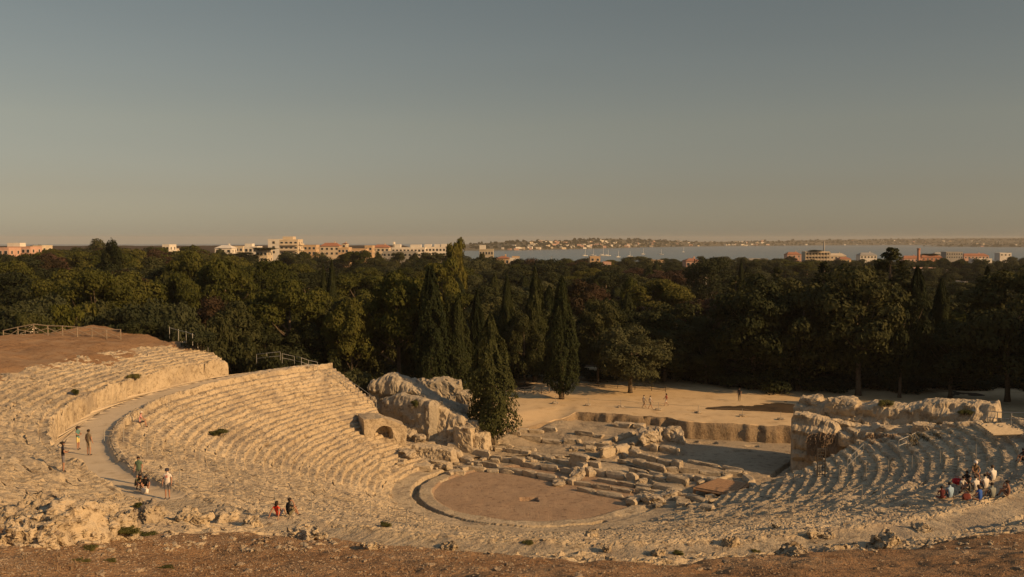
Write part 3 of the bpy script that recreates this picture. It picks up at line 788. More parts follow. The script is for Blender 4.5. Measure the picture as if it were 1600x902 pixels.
# loose blocks
for i in range(84):
    if i < 46: u = random.uniform(700, 1010); v = random.uniform(655, 690) + (u - 700) * .10 + random.uniform(0, 45)
    elif i < 66: u = random.uniform(625, 760); v = random.uniform(690, 735)
    else: u = random.uniform(1000, 1180); v = random.uniform(745, 800)
    p = pick(u, v)
    if p.z > 2 or p.y > front_y(p.x) - .6 or math.hypot(p.x - OC[0], p.y - OC[1]) < 10.4: continue
    sz = random.uniform(.3, .85)
    o = stone(None, 'stone_block', (p.x, p.y, p.z + sz * .22), (sz * random.uniform(1, 1.7), sz, sz * random.uniform(.55, .8)), random.uniform(-.9, .3), random.uniform(-.15, .15), STONE if i % 6 else BOULDER)
    tag(o, 'loose pale stone block lying among the stage foundations', 'stone block', 'loose stone blocks on the stage floor')
for (u, v, sx_, sz_, lab) in ((903, 746, 1.9, 1.2, 'rounded lit boulder at the corner of the sunken passage'), (1012, 690, 2.4, 2.0, 'big pale boulder below the earth bank beside the stage'),
        (1035, 686, 2.2, 2.2, 'dark rough boulder under the earth bank'), (1055, 688, 2.0, 2.0, 'rounded earthy boulder where the bank turns'), (1020, 786, 1.8, 1.0, 'pale boulder at the right edge of the orchestra'),
        (640, 683, 1.7, 1.5, 'shadowed boulder beside the arched niche block'), (655, 688, 1.8, 1.0, 'lit slab boulder in front of the flat rock face'), (636, 713, 1.9, 1.0, 'dark sided boulder at the foot of the niche block'),
        (668, 712, 1.4, 1.2, 'lit angular boulder under the outcrop ledge'), (872, 757, 1.5, .7, 'low broken rock on the orchestra rear edge'), (1047, 778, 1.8, .9, 'block in shade at the orchestra right')):
    p = pick(u, v); o = link('boulder', BOULDER[(u * 3) % 8], loc=(p.x, p.y, p.z + sz_ * .2), rot=(0, 0, u), scl=(sx_, sx_ * .8, sz_)); tag(o, lab, 'boulder')

# wooden hatch on the stage
hp = [pz(1085, 761, .95), pz(1147, 772, .95), pz(1168, 755, .95), pz(1122, 747, .95)]
hr = empty('wooden_hatch', (hp[0] + hp[2]) / 2); tag(hr, 'flat brown wooden boarding laid over a pit at the right of the stage', 'wooden hatch')
for i in range(9):
    t0, t1 = i / 9, (i + .93) / 9
    a, b, c, d = hp[0].lerp(hp[1], t0), hp[0].lerp(hp[1], t1), hp[3].lerp(hp[2], t1), hp[3].lerp(hp[2], t0)
    Vs = [q - hr.location for q in (a, b, c, d)]; Vs = Vs + [q - Vector((0, 0, .10)) for q in Vs]
    MB().add(Vs, [(0, 1, 2, 3), (7, 6, 5, 4), (0, 4, 5, 1), (1, 5, 6, 2), (2, 6, 7, 3), (3, 7, 4, 0)]).build('plank', M['board'], hr)
m_ = MB()
for a, b in ((0, 1), (1, 2), (2, 3), (3, 0)):
    m_.tube([hp[a] - hr.location - Vector((0, 0, .2)), hp[b] - hr.location - Vector((0, 0, .2))], .14, 4)
for q in hp: m_.box((q.x - hr.location.x, q.y - hr.location.y, -.45), (.22, .22, .8))
m_.build('frame', M['board'], hr)

# boulders and ledges on the near slope
NEAR = [(38, 826, 1.6, .6, 'smooth flat boulder at the left edge above the brown soil'), (104, 842, 1.7, .8, 'pitted pale boulder group corner at the lower left'), (150, 828, 1.4, .8, 'rounded grey boulder beside the weedy gap'),
        (182, 842, 1.3, .7, 'low pitted boulder with weeds on its right'), (236, 816, 1.4, .9, 'tall lit boulder under the green weed clump'), (62, 850, 1.4, .6, 'broad low boulder half buried in the soil at lower left'),
        (60, 795, 1.5, .6, 'lumpy boulder on the eroded upper rows at left'), (300, 815, 1.5, .5, 'dark porous rock ledge right of the lit boulder'), (348, 812, 1.6, .6, 'dark porous rock ledge with a pale end'), (395, 822, .9, .5, 'shaded grey rock at the edge of the soil left of the couple'),
        (577, 858, .4, .2, 'small pale rock at the edge of the brown soil'), (925, 838, 1.0, .3, 'scraggy dark lump of rock on the pale slope'), (1030, 868, .7, .3, 'dark rock beside a green weed'), (948, 862, .45, .35, 'upright pale rock on the soil edge'),
        (1280, 836, 1.2, .22, 'flat shaded rock on the slope below the railing'), (1385, 850, 1.2, .35, 'broken reddish rock at lower right'), (1240, 865, 1.0, .2, 'dark low rock patch in the soil at lower right'), (1215, 823, .7, .2, 'small stony heap on the pale slope at right'), (1440, 828, 1.0, .22, 'long low rock below the seated group'), (700, 858, .9, .3, 'flat pale rock near the centre of the soil edge'), (1140, 850, .8, .3, 'low pale rock right of the green weed'), (480, 842, 1.0, .35, 'low grey rock below the couple')]
for i, (u, v, s_, h_, lab) in enumerate(NEAR):
    p = pick(u, v)
    me = rock_mesh('boulder', (s_, s_ * .8, h_ * 1.3), .40 * min(s_, 1.2), .45, 300 + i, 20, M['lime'], 1.6 / s_ + .4)
    o = link('boulder', me, loc=(p.x, p.y, p.z + h_ * .22), rot=(0, 0, i * 1.3)); tag(o, lab, 'boulder')
# ------------------------------------------------------------------ trees
def leaf_quads(P, Nn, size, rng, up=0.0, aspect=0.55):
    n = len(P); size = size * .82
    A = rng.normal(size=(n, 3)); A[:, 2] += up
    A -= (A * Nn).sum(1, keepdims=True) * Nn * 0.7
    A /= np.linalg.norm(A, axis=1, keepdims=True) + 1e-9
    B = np.cross(A, Nn + rng.normal(size=(n, 3)) * 0.35); B /= np.linalg.norm(B, axis=1, keepdims=True) + 1e-9
    s = (size * rng.uniform(0.6, 1.35, n))[:, None]
    V = np.stack([P - A * s, P + B * s * aspect + Nn * s * .15, P + A * s, P - B * s * aspect + Nn * s * .15], 1).reshape(-1, 3)
    return V, np.arange(4 * n).reshape(n, 4)
def unit(rng, n):
    a = rng.normal(size=(n, 3)); return a / np.linalg.norm(a, axis=1, keepdims=True)
def crown_clumps(C, Rd, n, size, seed, flat=0.75, up=0.3, under=0.25):
    """leaves spread over many clumps: C centres, Rd radii"""
    rng = np.random.default_rng(seed)
    w = Rd ** 2; k = rng.choice(len(C), n, p=w / w.sum())
    D = unit(rng, n); low = D[:, 2] < 0
    D[low & (rng.random(n) > under), 2] *= -1
    rr = Rd[k] * (0.80 + 0.26 * rng.random(n) ** 0.6) * np.where(rng.random(n) < .18, rng.uniform(.4, .9, n), 1)
    wob = 1 + 0.30 * vnoise(D * 2.6 + C[k], seed)
    off = D * (rr * wob)[:, None]; off[:, 2] *= flat
    return leaf_quads(C[k] + off, D, size, rng, up)
def trunk_mesh(name, h, r, limbs, mat, seed, lean=0.3, top=0.75):
    rng = random.Random(seed); m = MB()
    bx, by = rng.uniform(-lean, lean), rng.uniform(-lean, lean)
    pts = [(bx * t * t, by * t * t, h * top * t) for t in (0, .08, .3, .6, 1)]
    m.tube(pts, [r * 1.5, r * 1.1, r * .95, r * .75, r * .35], 8)
    for (cx, cy, cz) in limbs:
        t = rng.uniform(.35, .8); z = min(h * top * t, cz - .3)
        s = Vector((bx * t * t, by * t * t, z)); e = Vector((cx, cy, cz)); mid = s.lerp(e, .5) + Vector((0, 0, -.2))
        m.tube([s, mid, e], [r * .4, r * .28, r * .1], 5)
    return m.mesh(name, [mat], True)
def make_cypress(seed, w=3.0, h=14.0, n=17000, fork=False):
    rng = np.random.default_rng(seed)
    t = rng.random(n) ** 0.85; z = 1.0 + t * (h - 1.0); th = rng.uniform(0, 2 * np.pi, n)
    prof = np.minimum(1, (t / .12 + .25)) * np.minimum(1, ((1 - t) / 0.72) ** 0.72 + 0.03)
    q = np.stack([np.cos(th) * 1.5, np.sin(th) * 1.5, z * .33], 1)
    wob = 1 + .42 * vnoise(q * 1.3, seed) + .26 * vnoise(q * 3.1, seed + 3)
    r = w / 2 * prof * wob * np.where(rng.random(n) < .2, rng.uniform(.4, .9, n), rng.uniform(.85, 1.06, n))
    P = np.stack([np.cos(th) * r, np.sin(th) * r, z + .5 * vnoise(q * 2, seed + 7)], 1)
    Nn = np.stack([np.cos(th), np.sin(th), np.full(n, .25)], 1); Nn /= np.linalg.norm(Nn, axis=1, keepdims=True)
    V, F = leaf_quads(P, Nn, .165, rng, up=3.0, aspect=.45)
    cr = mesh_np('crown', V, F, [M['cypress']], smooth=False)
    tk = trunk_mesh('trunk', h, .22, [], M['bark'], seed, .05, .9)
    return (tk, cr, w, h)
def make_broad(seed, mat, w=10.0, h=12.0, lo=.18, nc=46, n=8500, size=.27, bark='bark', dome=False, flat=.8):
    rng = np.random.default_rng(seed); C = []; Rd = []
    while len(C) < nc:
        d = unit(rng, 1)[0]
        if dome and d[2] < -.15: continue
        k = rng.uniform(.55, .92); c = np.array([d[0] * w / 2 * k, d[1] * w / 2 * k, h * (lo + 1) / 2 + d[2] * h * (1 - lo) / 2 * k])
        if dome: c[2] = h * (.52 + .40 * max(0, d[2]) ** .8) - .06 * h * rng.random()
        rad = rng.uniform(.10, .19) * w
        c[2] = min(c[2], h - rad * flat * .9)
        C.append(c); Rd.append(rad)
    C = np.array(C); Rd = np.array(Rd)
    V, F = crown_clumps(C, Rd, n, size, seed, flat=flat)
    cr = mesh_np('crown', V, F, [M[mat]], smooth=False)
    lim = [tuple(C[i]) for i in range(0, len(C), 4)]
    tk = trunk_mesh('trunk', h, .26 if not dome else .3, lim, M[bark], seed, .5, .7)
    return (tk, cr, w, h)
def make_conifer(seed, w=8.0, h=18.0, n=14000):
    rng = np.random.default_rng(seed); C = []; Rd = []; lim = []
    for i in range(26):
        t = i / 25; z = h * (.18 + .80 * t); L = w / 2 * (1 - t) ** .75 * rng.uniform(.75, 1.15) + .3
        for j in range(6 if t < .7 else 4):
            a = rng.uniform(0, 2 * math.pi)
            for s in (.45, .75, 1.0):
                C.append((math.cos(a) * L * s, math.sin(a) * L * s, z + L * .22 * s + rng.uniform(-.2, .2))); Rd.append(.34 + .38 * (1 - t))
            if j % 3 == 0: lim.append((math.cos(a) * L * .8, math.sin(a) * L * .8, z + L * .15))
    C = np.array(C); Rd = np.array(Rd)
    V, F = crown_clumps(C, Rd, n, .24, seed, flat=.6)
    cr = mesh_np('crown', V, F, [M['oak']], smooth=False)
    return (trunk_mesh('trunk', h, .3, lim[:30], M['bark'], seed, .1, .95), cr, w, h)
def make_bush(seed, mat, w=3.0, h=2.2, n=3800, size=.13):
    rng = np.random.default_rng(seed); nc = 22
    C = np.stack([rng.uniform(-.36, .36, nc) * w, rng.uniform(-.36, .36, nc) * w, rng.uniform(.18, .72, nc) * h], 1)
    V, F = crown_clumps(C, rng.uniform(.13, .24, nc) * w, n, size, seed)
    cr = mesh_np('foliage', V, F, [M[mat]], smooth=False)
    m = MB()
    for c in C[::2]: m.tube([(c[0] * .2, c[1] * .2, -.2), (c[0] * .6, c[1] * .6, c[2] * .5), tuple(c)], [.06, .04, .02], 5)
    return (m.mesh('stems', [M['bark']], True), cr, w, h)
CYP = [make_cypress(i, 3.0, 14.0) for i in (1, 2, 3)]
PINE = [make_broad(10 + i, 'pine', 11, 13, nc=34, n=14000, size=.26, dome=True, flat=.7) for i in range(3)]
OAK = [make_broad(20 + i, 'oak', 10, 12, lo=.1, nc=48, n=14000) for i in range(4)]
OLV = [make_broad(30 + i, 'olive', 9, 10, lo=.14, nc=44, n=13500, size=.22) for i in range(2)]
RUS = [make_broad(40 + i, 'russet', 9, 12, lo=.12, nc=44, n=12000, size=.25) for i in range(2)]
LGT = [make_broad(50, 'lightgreen', 8, 10, lo=.2, nc=38, n=12000)]
PALE = [make_broad(55, 'olive', 10, 13, lo=.35, nc=30, n=8000, size=.22, bark='pale_bark')]
CON = [make_conifer(60), make_conifer(61)]
BUSH = [make_bush(70 + i, k) for i, k in enumerate(('oak', 'olive', 'olive', 'pine', 'lightgreen', 'weed'))]

def plant_tree(name, var, loc, h, w, rz, label, cat='tree', group=None, parts=('trunk', 'crown')):
    tk, cr, w0, h0 = var
    o = empty(name, loc, rz)
    s = (w / w0, w / w0, h / h0)
    link(parts[0], tk, o, scl=s); link(parts[1], cr, o, scl=s)
    tag(o, label, cat, group); return o
def gz(x, y):
    p = drop(x, y, 80); return p.z
def tree_px(name, var, u, d, vtop, wpx, label, group=None, cat='tree', rz=None, sink=.15, parts=('trunk', 'crown')):
    x = ux(u, d); z0 = gz(x, d) - sink; h = vz(vtop, d) - z0
    return plant_tree(name, var, (x, d, z0), max(h, 2.0), wpx / FPX * d, random.uniform(0, 6.28) if rz is None else rz, label, cat, group, parts)

KEY = [
 ('cypress_tree', CYP[0], 878, 127, 436, 48, 'tall narrow cypress standing alone on the left side of the sandy plaza'),
 ('cypress_tree', CYP[1], 766, 105.5, 494, 72, 'broad dark cypress growing out of the rocks beside the outcrop'),
 ('cypress_tree', CYP[2], 716, 122, 462, 46, 'slim cypress just left of the broad dark cypress'),
 ('cypress_tree', CYP[0], 700, 126, 478, 26, 'thin cypress tucked against the slim cypress'),
 ('cypress_tree', CYP[1], 792, 140, 432, 30, 'tall cypress rising behind the broad dark cypress'),
 ('cypress_tree', CYP[2], 836, 142, 422, 40, 'tall dark cypress left of the lone plaza cypress'),
 ('cypress_tree', CYP[0], 672, 121, 422, 66, 'tall broad cypress right of the umbrella pine'),
 ('cypress_tree', CYP[1], 518, 190, 408, 22, 'slim cypress behind the bright rounded pine'),
 ('cypress_tree', CYP[2], 505, 196, 414, 18, 'smaller slim cypress paired behind the bright rounded pine'),
 ('cypress_tree', CYP[0], 283, 168, 428, 34, 'dark blunt cypress among the trees on the left slope'),
 ('cypress_tree', CYP[1], 258, 172, 424, 30, 'dark blunt cypress paired on the left slope'),
 ('cypress_tree', CYP[2], 1158, 230, 407, 16, 'small dark cypress spire near the bay'),
 ('cypress_tree', CYP[0], 1434, 146, 420, 50, 'dark cypress right of the feathery conifer'),
 ('cypress_tree', CYP[1], 1543, 150, 420, 44, 'dark cypress at the far right edge of the wood'),
 ('cypress_tree', CYP[2], 1455, 140, 480, 40, 'shaded cypress behind the ruined wall'),
 ('cypress_tree', CYP[1], 745, 128, 455, 34, 'shaded cypress between the slim cypress and the plaza'),
 ('pine_tree', PINE[0], 452, 128, 436, 135, 'bright rounded pine with lit clumps above the left wing'),
 ('pine_tree', PINE[1], 622, 126, 418, 128, 'tall umbrella pine with bare trunk behind the outcrop'),
 ('pine_tree', PINE[2], 548, 124, 468, 90, 'shaded pine with bare trunk between the two bright pines'),
 ('pine_tree', PINE[1], 352, 165, 400, 110, 'rounded pine on the left slope below the white houses'),
 ('pine_tree', PINE[0], 300, 190, 392, 100, 'wide pine crown on the skyline of the left slope'),
 ('pine_tree', PINE[2], 425, 200, 405, 80, 'pine below the pale apartment tower'),
 ('pine_tree', PINE[0], 180, 150, 432, 120, 'green pine in the middle of the left slope'),
 ('pine_tree', PINE[2], 85, 150, 436, 110, 'green pine near the left edge of the slope'),
 ('olive_tree', OLV[0], 986, 132, 506, 108, 'round grey green olive tree standing at the back of the plaza'),
 ('conifer_tree', CON[0], 1392, 150, 388, 130, 'tallest feathery conifer rising above the wood at right'),
 ('conifer_tree', CON[1], 1318, 170, 412, 70, 'feathery conifer left of the tallest one'),
 ('russet_tree', RUS[0], 905, 175, 438, 75, 'reddish brown tree behind the lone cypress'),
 ('russet_tree', RUS[1], 930, 190, 445, 60, 'smaller reddish brown tree in the wood behind the plaza'),
 ('russet_tree', RUS[0], 1075, 160, 474, 90, 'brown tinged tree behind the plaza'),
 ('broad_tree', PALE[0], 1105, 215, 398, 80, 'loose tree with a pale forked trunk in front of the bay'),
 ('broad_tree', LGT[0], 985, 205, 434, 34, 'small bright green tree catching the sun in the wood'),
 ('broad_tree', LGT[0], 712, 230, 373, 34, 'single tree sticking up above the skyline beside the white block'),
 ('broad_tree', LGT[0], 1500, 150, 490, 80, 'green tree in the dip of the wood at right'),
 ('broad_tree', LGT[0], 690, 200, 405, 60, 'yellow green tree near the centre of the skyline'),
 ('oak_tree', OAK[0], 1040, 142, 500, 110, 'dark rounded tree right of the plaza olive'),
 ('oak_tree', OAK[1], 1105, 140, 520, 70, 'grey leaved drooping tree at the back edge of the plaza'),
 ('oak_tree', OAK[2], 1180, 136, 428, 150, 'huge dark tree over the right end of the plaza'),
 ('oak_tree', OAK[3], 1250, 134, 424, 130, 'huge dark tree behind the left end of the ruined wall'),
 ('oak_tree', OAK[0], 1345, 130, 418, 150, 'huge dark tree behind the middle of the ruined wall'),
 ('oak_tree', OAK[1], 1580, 125, 418, 150, 'dark tree filling the right edge behind the railing'),
 ('oak_tree', OAK[2], 1490, 128, 500, 110, 'low dark tree behind the right end of the ruined wall'),
 ('oak_tree', OAK[3], 1410, 128, 450, 90, 'dark tree below the tallest conifer'),
 ('conifer_tree', CON[1], 1214, 150, 418, 70, 'dark conifer left of the huge tree behind the ruined wall'),
 ('conifer_tree', CON[0], 1288, 148, 410, 80, 'dark conifer between two huge dark trees at right'),
 ('cypress_tree', CYP[0], 1472, 138, 440, 44, 'tall shaded cypress left of the green tree in the dip'),
 ('cypress_tree', CYP[2], 1528, 140, 448, 40, 'shaded cypress right of the green tree in the dip'),
 ('conifer_tree', CON[1], 1150, 150, 432, 70, 'dark conifer over the right end of the plaza'),
 ('oak_tree', OAK[2], 370, 122, 470, 90, 'dark tree at the end of the left wing'),
 ('oak_tree', OAK[1], 410, 124, 500, 80, 'shaded tree behind the top of the left wing'),
 ('oak_tree', OAK[0], 175, 220, 377, 40, 'tree with twin tufts on the left skyline'),
 ('oak_tree', OAK[3], 820, 138, 480, 60, 'dark tree between the two plaza cypresses'),
 ('oak_tree', OAK[0], 935, 140, 470, 70, 'dark tree left of the plaza olive'),
]
for (nm, var, u, d, vt, wp, lab) in KEY:
    tree_px(nm, var, u, d, vt, wp, lab)
SK = [(-150, 386), (0, 389), (100, 386), (165, 384), (250, 385), (330, 390), (400, 404), (600, 403), (690, 402), (740, 398), (850, 402), (950, 405), (1100, 405), (1200, 410), (1250, 414), (1350, 412), (1400, 420), (1500, 424), (1600, 410), (1800, 408)]
def skyline(u): return np.interp(u, [s[0] for s in SK], [s[1] for s in SK])
MARK = [(-40, 'the left edge of the picture'), (44, 'the oleander'), (100, 'the yellow green bush'), (180, 'the green pine of the left slope'), (270, 'the paired blunt cypresses'), (352, 'the end of the upper rows'), (452, 'the bright rounded pine'), (548, 'the bare pine trunks'), (622, 'the umbrella pine'), (716, 'the slim cypress'), (766, 'the broad cypress among the rocks'), (820, 'the gap left of the lone cypress'), (878, 'the lone plaza cypress'), (935, 'the reddish brown trees'), (986, 'the round plaza olive'), (1045, 'the woman in red'), (1105, 'the pale forked trunk'), (1160, 'the right end of the plaza'), (1262, 'the bastion of the ruined wall'), (1330, 'the middle of the ruined wall'), (1392, 'the tallest conifer'), (1450, 'the right half of the ruined wall'), (1500, 'the green tree in the dip'), (1560, 'the steel barrier'), (1640, 'the right edge of the picture')]
def mark(u): return min(MARK, key=lambda m: abs(m[0] - u))[1]
ROWN = ['first', 'second', 'third', 'fourth', 'fifth', 'sixth', 'seventh', 'hindmost']
BANDS = [(152, 95, 56), (172, 74, 60), (196, 56, 54), (225, 40, 50), (262, 26, 46), (310, 16, 42), (380, 8, 38), (470, 3, 34)]
for bi, (d, off, sp) in enumerate(BANDS):
    u = -70 + bi * 13
    while u < 1690:
        uu = u + random.uniform(-.3, .3) * sp; dd_ = d * random.uniform(.94, 1.06)
        if uu < 120 and d < 160: u += sp; continue
        vt = skyline(uu) + off * random.uniform(.55, 1.2) + random.uniform(-3, 8)
        if uu < 330: vt = skyline(uu) + off * .75 * random.uniform(.4, 1.15)
        if random.random() < .14: vt -= random.uniform(5, 14)
        r = random.random()
        if uu < 700:
            kind = 'pine' if r < .42 else 'oak' if r < .75 else 'olive' if r < .88 else 'russet' if r < .93 else 'cypress'
        elif uu < 1150:
            kind = 'oak' if r < .42 else 'olive' if r < .60 else 'russet' if r < .74 else 'pine' if r < .82 else 'cypress'
        else:
            kind = 'oak' if r < .42 else 'conifer' if r < .64 else 'cypress' if r < .84 else 'olive' if r < .95 else 'lightgreen'
        var = random.choice({'pine': PINE, 'oak': OAK, 'olive': OLV, 'russet': RUS, 'cypress': CYP, 'conifer': CON, 'lightgreen': LGT}[kind])
        wpx = sp * random.uniform(1.5, 2.2) * (.42 if kind == 'cypress' else 1)
        where = 'on the left slope' if uu < 400 else 'in the wood behind the left wing' if uu < 760 else 'in the wood behind the plaza' if uu < 1200 else 'in the dark wood at right'
        far = 'among the far trees ' if bi > 4 else ''
        desc = {'pine': 'olive green pine', 'oak': 'dark broad leaved tree', 'olive': 'dull grey green tree', 'russet': 'brown tinged tree', 'cypress': 'dark pointed cypress', 'conifer': 'dark feathery conifer', 'lightgreen': 'lighter green tree'}[kind]
        tree_px({'pine': 'pine_tree', 'oak': 'oak_tree', 'olive': 'olive_tree', 'russet': 'russet_tree', 'cypress': 'cypress_tree', 'conifer': 'conifer_tree', 'lightgreen': 'broad_tree'}[kind], var, uu, dd_, vt, wpx,
                f'{desc}, {ROWN[bi]} row back, above {mark(uu)}', f'{desc}s of the wood')
        u += sp
# undergrowth closing the foot of the wood behind the plaza
for i in range(34):
    u = 330 + i * 40 + random.uniform(-15, 15); d = random.uniform(143, 156)
    if u > 1690: break
    tree_px('shrub', BUSH[i % 2], u, d, random.uniform(545, 585), random.uniform(55, 85), f'dark shrub at the foot of the wood behind {mark(u)}', 'dark shrubs at the foot of the wood', 'shrub', parts=('stems', 'foliage'))
for i in range(14):
    u = 372 + i * 19 + random.uniform(-6, 6); d = random.uniform(113, 122)
    tree_px('shrub', BUSH[(0, 1, 0)[i % 3]], u, d, 524 + i * 5 + random.uniform(-12, 12), random.uniform(50, 80), f'shaded shrub behind the left wing, below {mark(u)}', 'shaded shrubs behind the left wing', 'shrub', parts=('stems', 'foliage'))
for i in range(16):
    u = 1140 + i * 34 + random.uniform(-10, 10); d = random.uniform(134, 141)
    tree_px('shrub', BUSH[i % 2], u, d, random.uniform(560, 600), random.uniform(60, 95), f'black green shrub in the deep shade behind {mark(u)}', 'shrubs in the shade behind the ruined wall', 'shrub', parts=('stems', 'foliage'))
for (u, d, vt, wp, lab) in ((395, 132, 455, 90, 'shaded broad tree above the far top of the left wing'), (480, 126, 505, 85, 'dark broad tree below the bright rounded pine'), (520, 132, 470, 90, 'dark broad tree right of the bright rounded pine'), (580, 133, 470, 80, 'dark tree behind the bare pine trunks'), (650, 135, 480, 70, 'dark tree behind the outcrop')):
    tree_px('oak_tree', OAK[int(u) % 4], u, d, vt, wp, lab)
# trees of the hillside beyond the right edge of the picture, whose shade falls on the plaza and the wood
k_ = 0
for b in range(4):
    for t in range(-34, 20, 9):
        x = 79 - .8 * t + .6 * b * 9 + random.uniform(-1.5, 1.5); y = 101 + .6 * t + .8 * b * 9 + random.uniform(-1.5, 1.5); k_ += 1
        plant_tree('oak_tree', OAK[k_ % 4], (x, y, gz(x, y) - .2), random.uniform(16, 19), random.uniform(10, 12), k_, 'dark broad leaved tree beyond the right edge of the plaza', 'tree', 'dark trees beyond the right edge')
# bushes behind the timber fence on the left hill
for (u, d, vt, wp, k, lab) in ((40, 112, 470, 95, 1, 'grey green bush behind the timber fence at the left edge'), (100, 116, 468, 80, 3, 'olive bush behind the oleander'), (100, 113.5, 471, 48, 4, 'yellow green bush just behind the timber fence'),
        (150, 116, 476, 70, 1, 'dull bush behind the middle of the timber fence'), (205, 114, 470, 80, 2, 'grey olive bush right of the yellow bush'), (245, 112, 478, 80, 1, 'rounded bush at the end of the timber fence'), (290, 108, 496, 70, 2, 'low olive bush above the steel posts'),
        (225, 110, 495, 60, 0, 'dark low bush behind the end of the fence'), (310, 104, 512, 50, 1, 'small bush beside the steel posts'), (10, 118, 462, 80, 0, 'dark bush at the left edge above the fence'), (60, 122, 455, 90, 2, 'large grey bush behind the oleander'), (170, 122, 456, 100, 0, 'dark bush mass behind the fence'), (260, 120, 460, 90, 2, 'olive bush mass on the slope behind the fence'), (330, 118, 480, 60, 0, 'dark bush beside the gap with pink houses')):
    tree_px('bush', BUSH[k], u, d, vt, wp, lab, None, 'bush', parts=('stems', 'foliage'))
ol = tree_px('oleander', BUSH[5], 44, 110, 484, 42, 'oleander bush with white flowers behind the timber fence', None, 'bush', parts=('stems', 'foliage'))
rng = np.random.default_rng(5); D = unit(rng, 260); D[:, 2] = np.abs(D[:, 2])
Vf, Ff = leaf_quads(D * [1.45, 1.45, 1.75] + [0, 0, .55], D, .09, rng, aspect=.9)
link('flowers', mesh_np('flowers', Vf, Ff, [M['flower']], smooth=False), ol)
# ------------------------------------------------------------------ the town, the boats and the far shore
def paint(name, c): 
    if name not in M: M[name] = plain_mat(name, c, 0.85, 0.12, 0.25)
    return M[name]
for n_, c_ in (('white_render', (.62, .57, .49)), ('cream_render', (.52, .43, .31)), ('ochre_render', (.48, .33, .19)), ('pink_render', (.50, .31, .23)), ('grey_concrete', (.30, .28, .25)), ('brick', (.36, .17, .10)), ('tile_roof', (.33, .15, .085)), ('blue_paint', (.10, .20, .36)), ('stone_tower', (.40, .34, .25))): paint(n_, c_)
M['pane'] = plain_mat('window_glass', (.035, .04, .045), .15, .1, 1, 0, .5)
def building(u0, u1, vt, d, wall, label, floors=2, nwin=4, roof='flat', deep=11, rz=0.0, roofmat='tile_roof', fh=3.1, extra=None):
    x0, x1 = ux(u0, d), ux(u1, d); w = x1 - x0; cx = (x0 + x1) / 2
    g = min(gz(cx, d + deep / 2), 8.0); top = vz(vt, d); h = max(top - g + 1.0, floors * fh)
    root = empty('building', (cx, d + deep / 2, top - h), rz); tag(root, label, 'building', 'buildings of the town')
    b = MB(); b.box((0, 0, h / 2), (w, deep, h))
    b.build('wall', M[wall], root)
    r = MB()
    if roof == 'flat':
        for (c, s) in (((0, -deep / 2 + .1, h + .25), (w + .12, .3, .5)), ((0, deep / 2 - .1, h + .25), (w + .12, .3, .5)), ((-w / 2 + .1, 0, h + .25), (.3, deep - .5, .49)), ((w / 2 - .1, 0, h + .25), (.3, deep - .5, .49))): r.box(c, s)
        r.box((0, 0, h + .04), (w - .5, deep - .5, .08))
        ro = r.build('roof', M[wall], root)
    elif roof == 'pitched':
        a, bq = w / 2 + .4, deep / 2 + .4; rh = min(2.4, w * .18)
        r.add([(-a, -bq, h), (a, -bq, h), (a, bq, h), (-a, bq, h), (-a + bq * .5, 0, h + rh), (a - bq * .5, 0, h + rh)], [(3, 2, 1, 0), (0, 1, 5, 4), (1, 2, 5), (2, 3, 4, 5), (3, 0, 4)])
        ro = r.build('roof', M[roofmat], root)
        MB().box((w * .2, 0, h + rh + .1), (.8, .8, 1.6)).build('chimney', M[wall], ro)
    if extra: extra(root, w, h, deep)
    for f in range(floors):
        for i in range(nwin):
            x = -w / 2 + w * (i + .5) / nwin; z = h - 1.7 - f * fh; ww = min(1.5, w / nwin * .55)
            m = MB(); m.box((x, -deep / 2 - .03, z), (ww + .2, .1, 1.7), mi=0); m.box((x, -deep / 2 - .07, z), (ww, .06, 1.5), mi=1)
            m.build('window', [M['white_render'] if wall != 'white_render' else M['cream_render'], M['pane']], root)
        for j in range(2):
            y = -deep / 2 + deep * (j + .5) / 2; z = h - 1.7 - f * fh
            m = MB(); m.box((w / 2 + .03, y, z), (.1, 1.5, 1.7), mi=0); m.box((w / 2 + .07, y, z), (.06, 1.3, 1.5), mi=1)
            m.build('window', [M['white_render'] if wall != 'white_render' else M['cream_render'], M['pane']], root)
    return root
def roof_boxes(*bs):
    def f(root, w, h, deep):
        for (t, ww, hh) in bs: MB().box((-w / 2 + w * t, -deep * .2, h + hh / 2), (ww, deep * .5, hh)).build('roof_room', M['white_render'], root)
    return f
def balconies(n, fh=3.1):
    def f(root, w, h, deep):
        for i in range(n):
            z = h - 3.0 - i * fh
            m = MB(); m.box((0, -deep / 2 - .8, z), (w * .96, 1.6, .22)); m.box((0, -deep / 2 - 1.55, z + .55), (w * .96, .12, .9)); m.box((w / 2 + .6, 0, z), (1.2, deep * .8, .22)); m.box((w / 2 + 1.1, 0, z + .55), (.12, deep * .8, .9))
            m.build('balcony', M['cream_render'], root)
        MB().box((-w * .1, 0, h + 1.1), (w * .55, deep * .6, 2.2)).build('roof_room', M['cream_render'], root)
    return f
B = building
B(-12, 14, 389, 430, 'pink_render', 'low reddish house with a terrace at the left edge of the skyline', 2, 3)
B(12, 48, 387, 445, 'pink_render', 'wide reddish house with a white roof room on the left skyline', 2, 5, extra=roof_boxes((.25, 6, 2.2)))
B(52, 66, 385, 470, 'cream_render', 'small house half hidden behind trees on the left skyline', 1, 2)
B(146, 152, 386, 480, 'white_render', 'tiny white house peeking between the left skyline trees', 1, 1)
B(254, 265, 383.5, 520, 'white_render', 'lone white block above the left pines', 2, 2)
B(264, 271, 390, 540, 'cream_render', 'cream annexe beside the lone white block', 1, 1)
B(336, 362, 388, 540, 'white_render', 'white house with a slanted roof left of the apartment tower', 2, 3, 'pitched', roofmat='white_render')
B(362, 380, 386, 560, 'cream_render', 'cream house between two white houses', 2, 3)
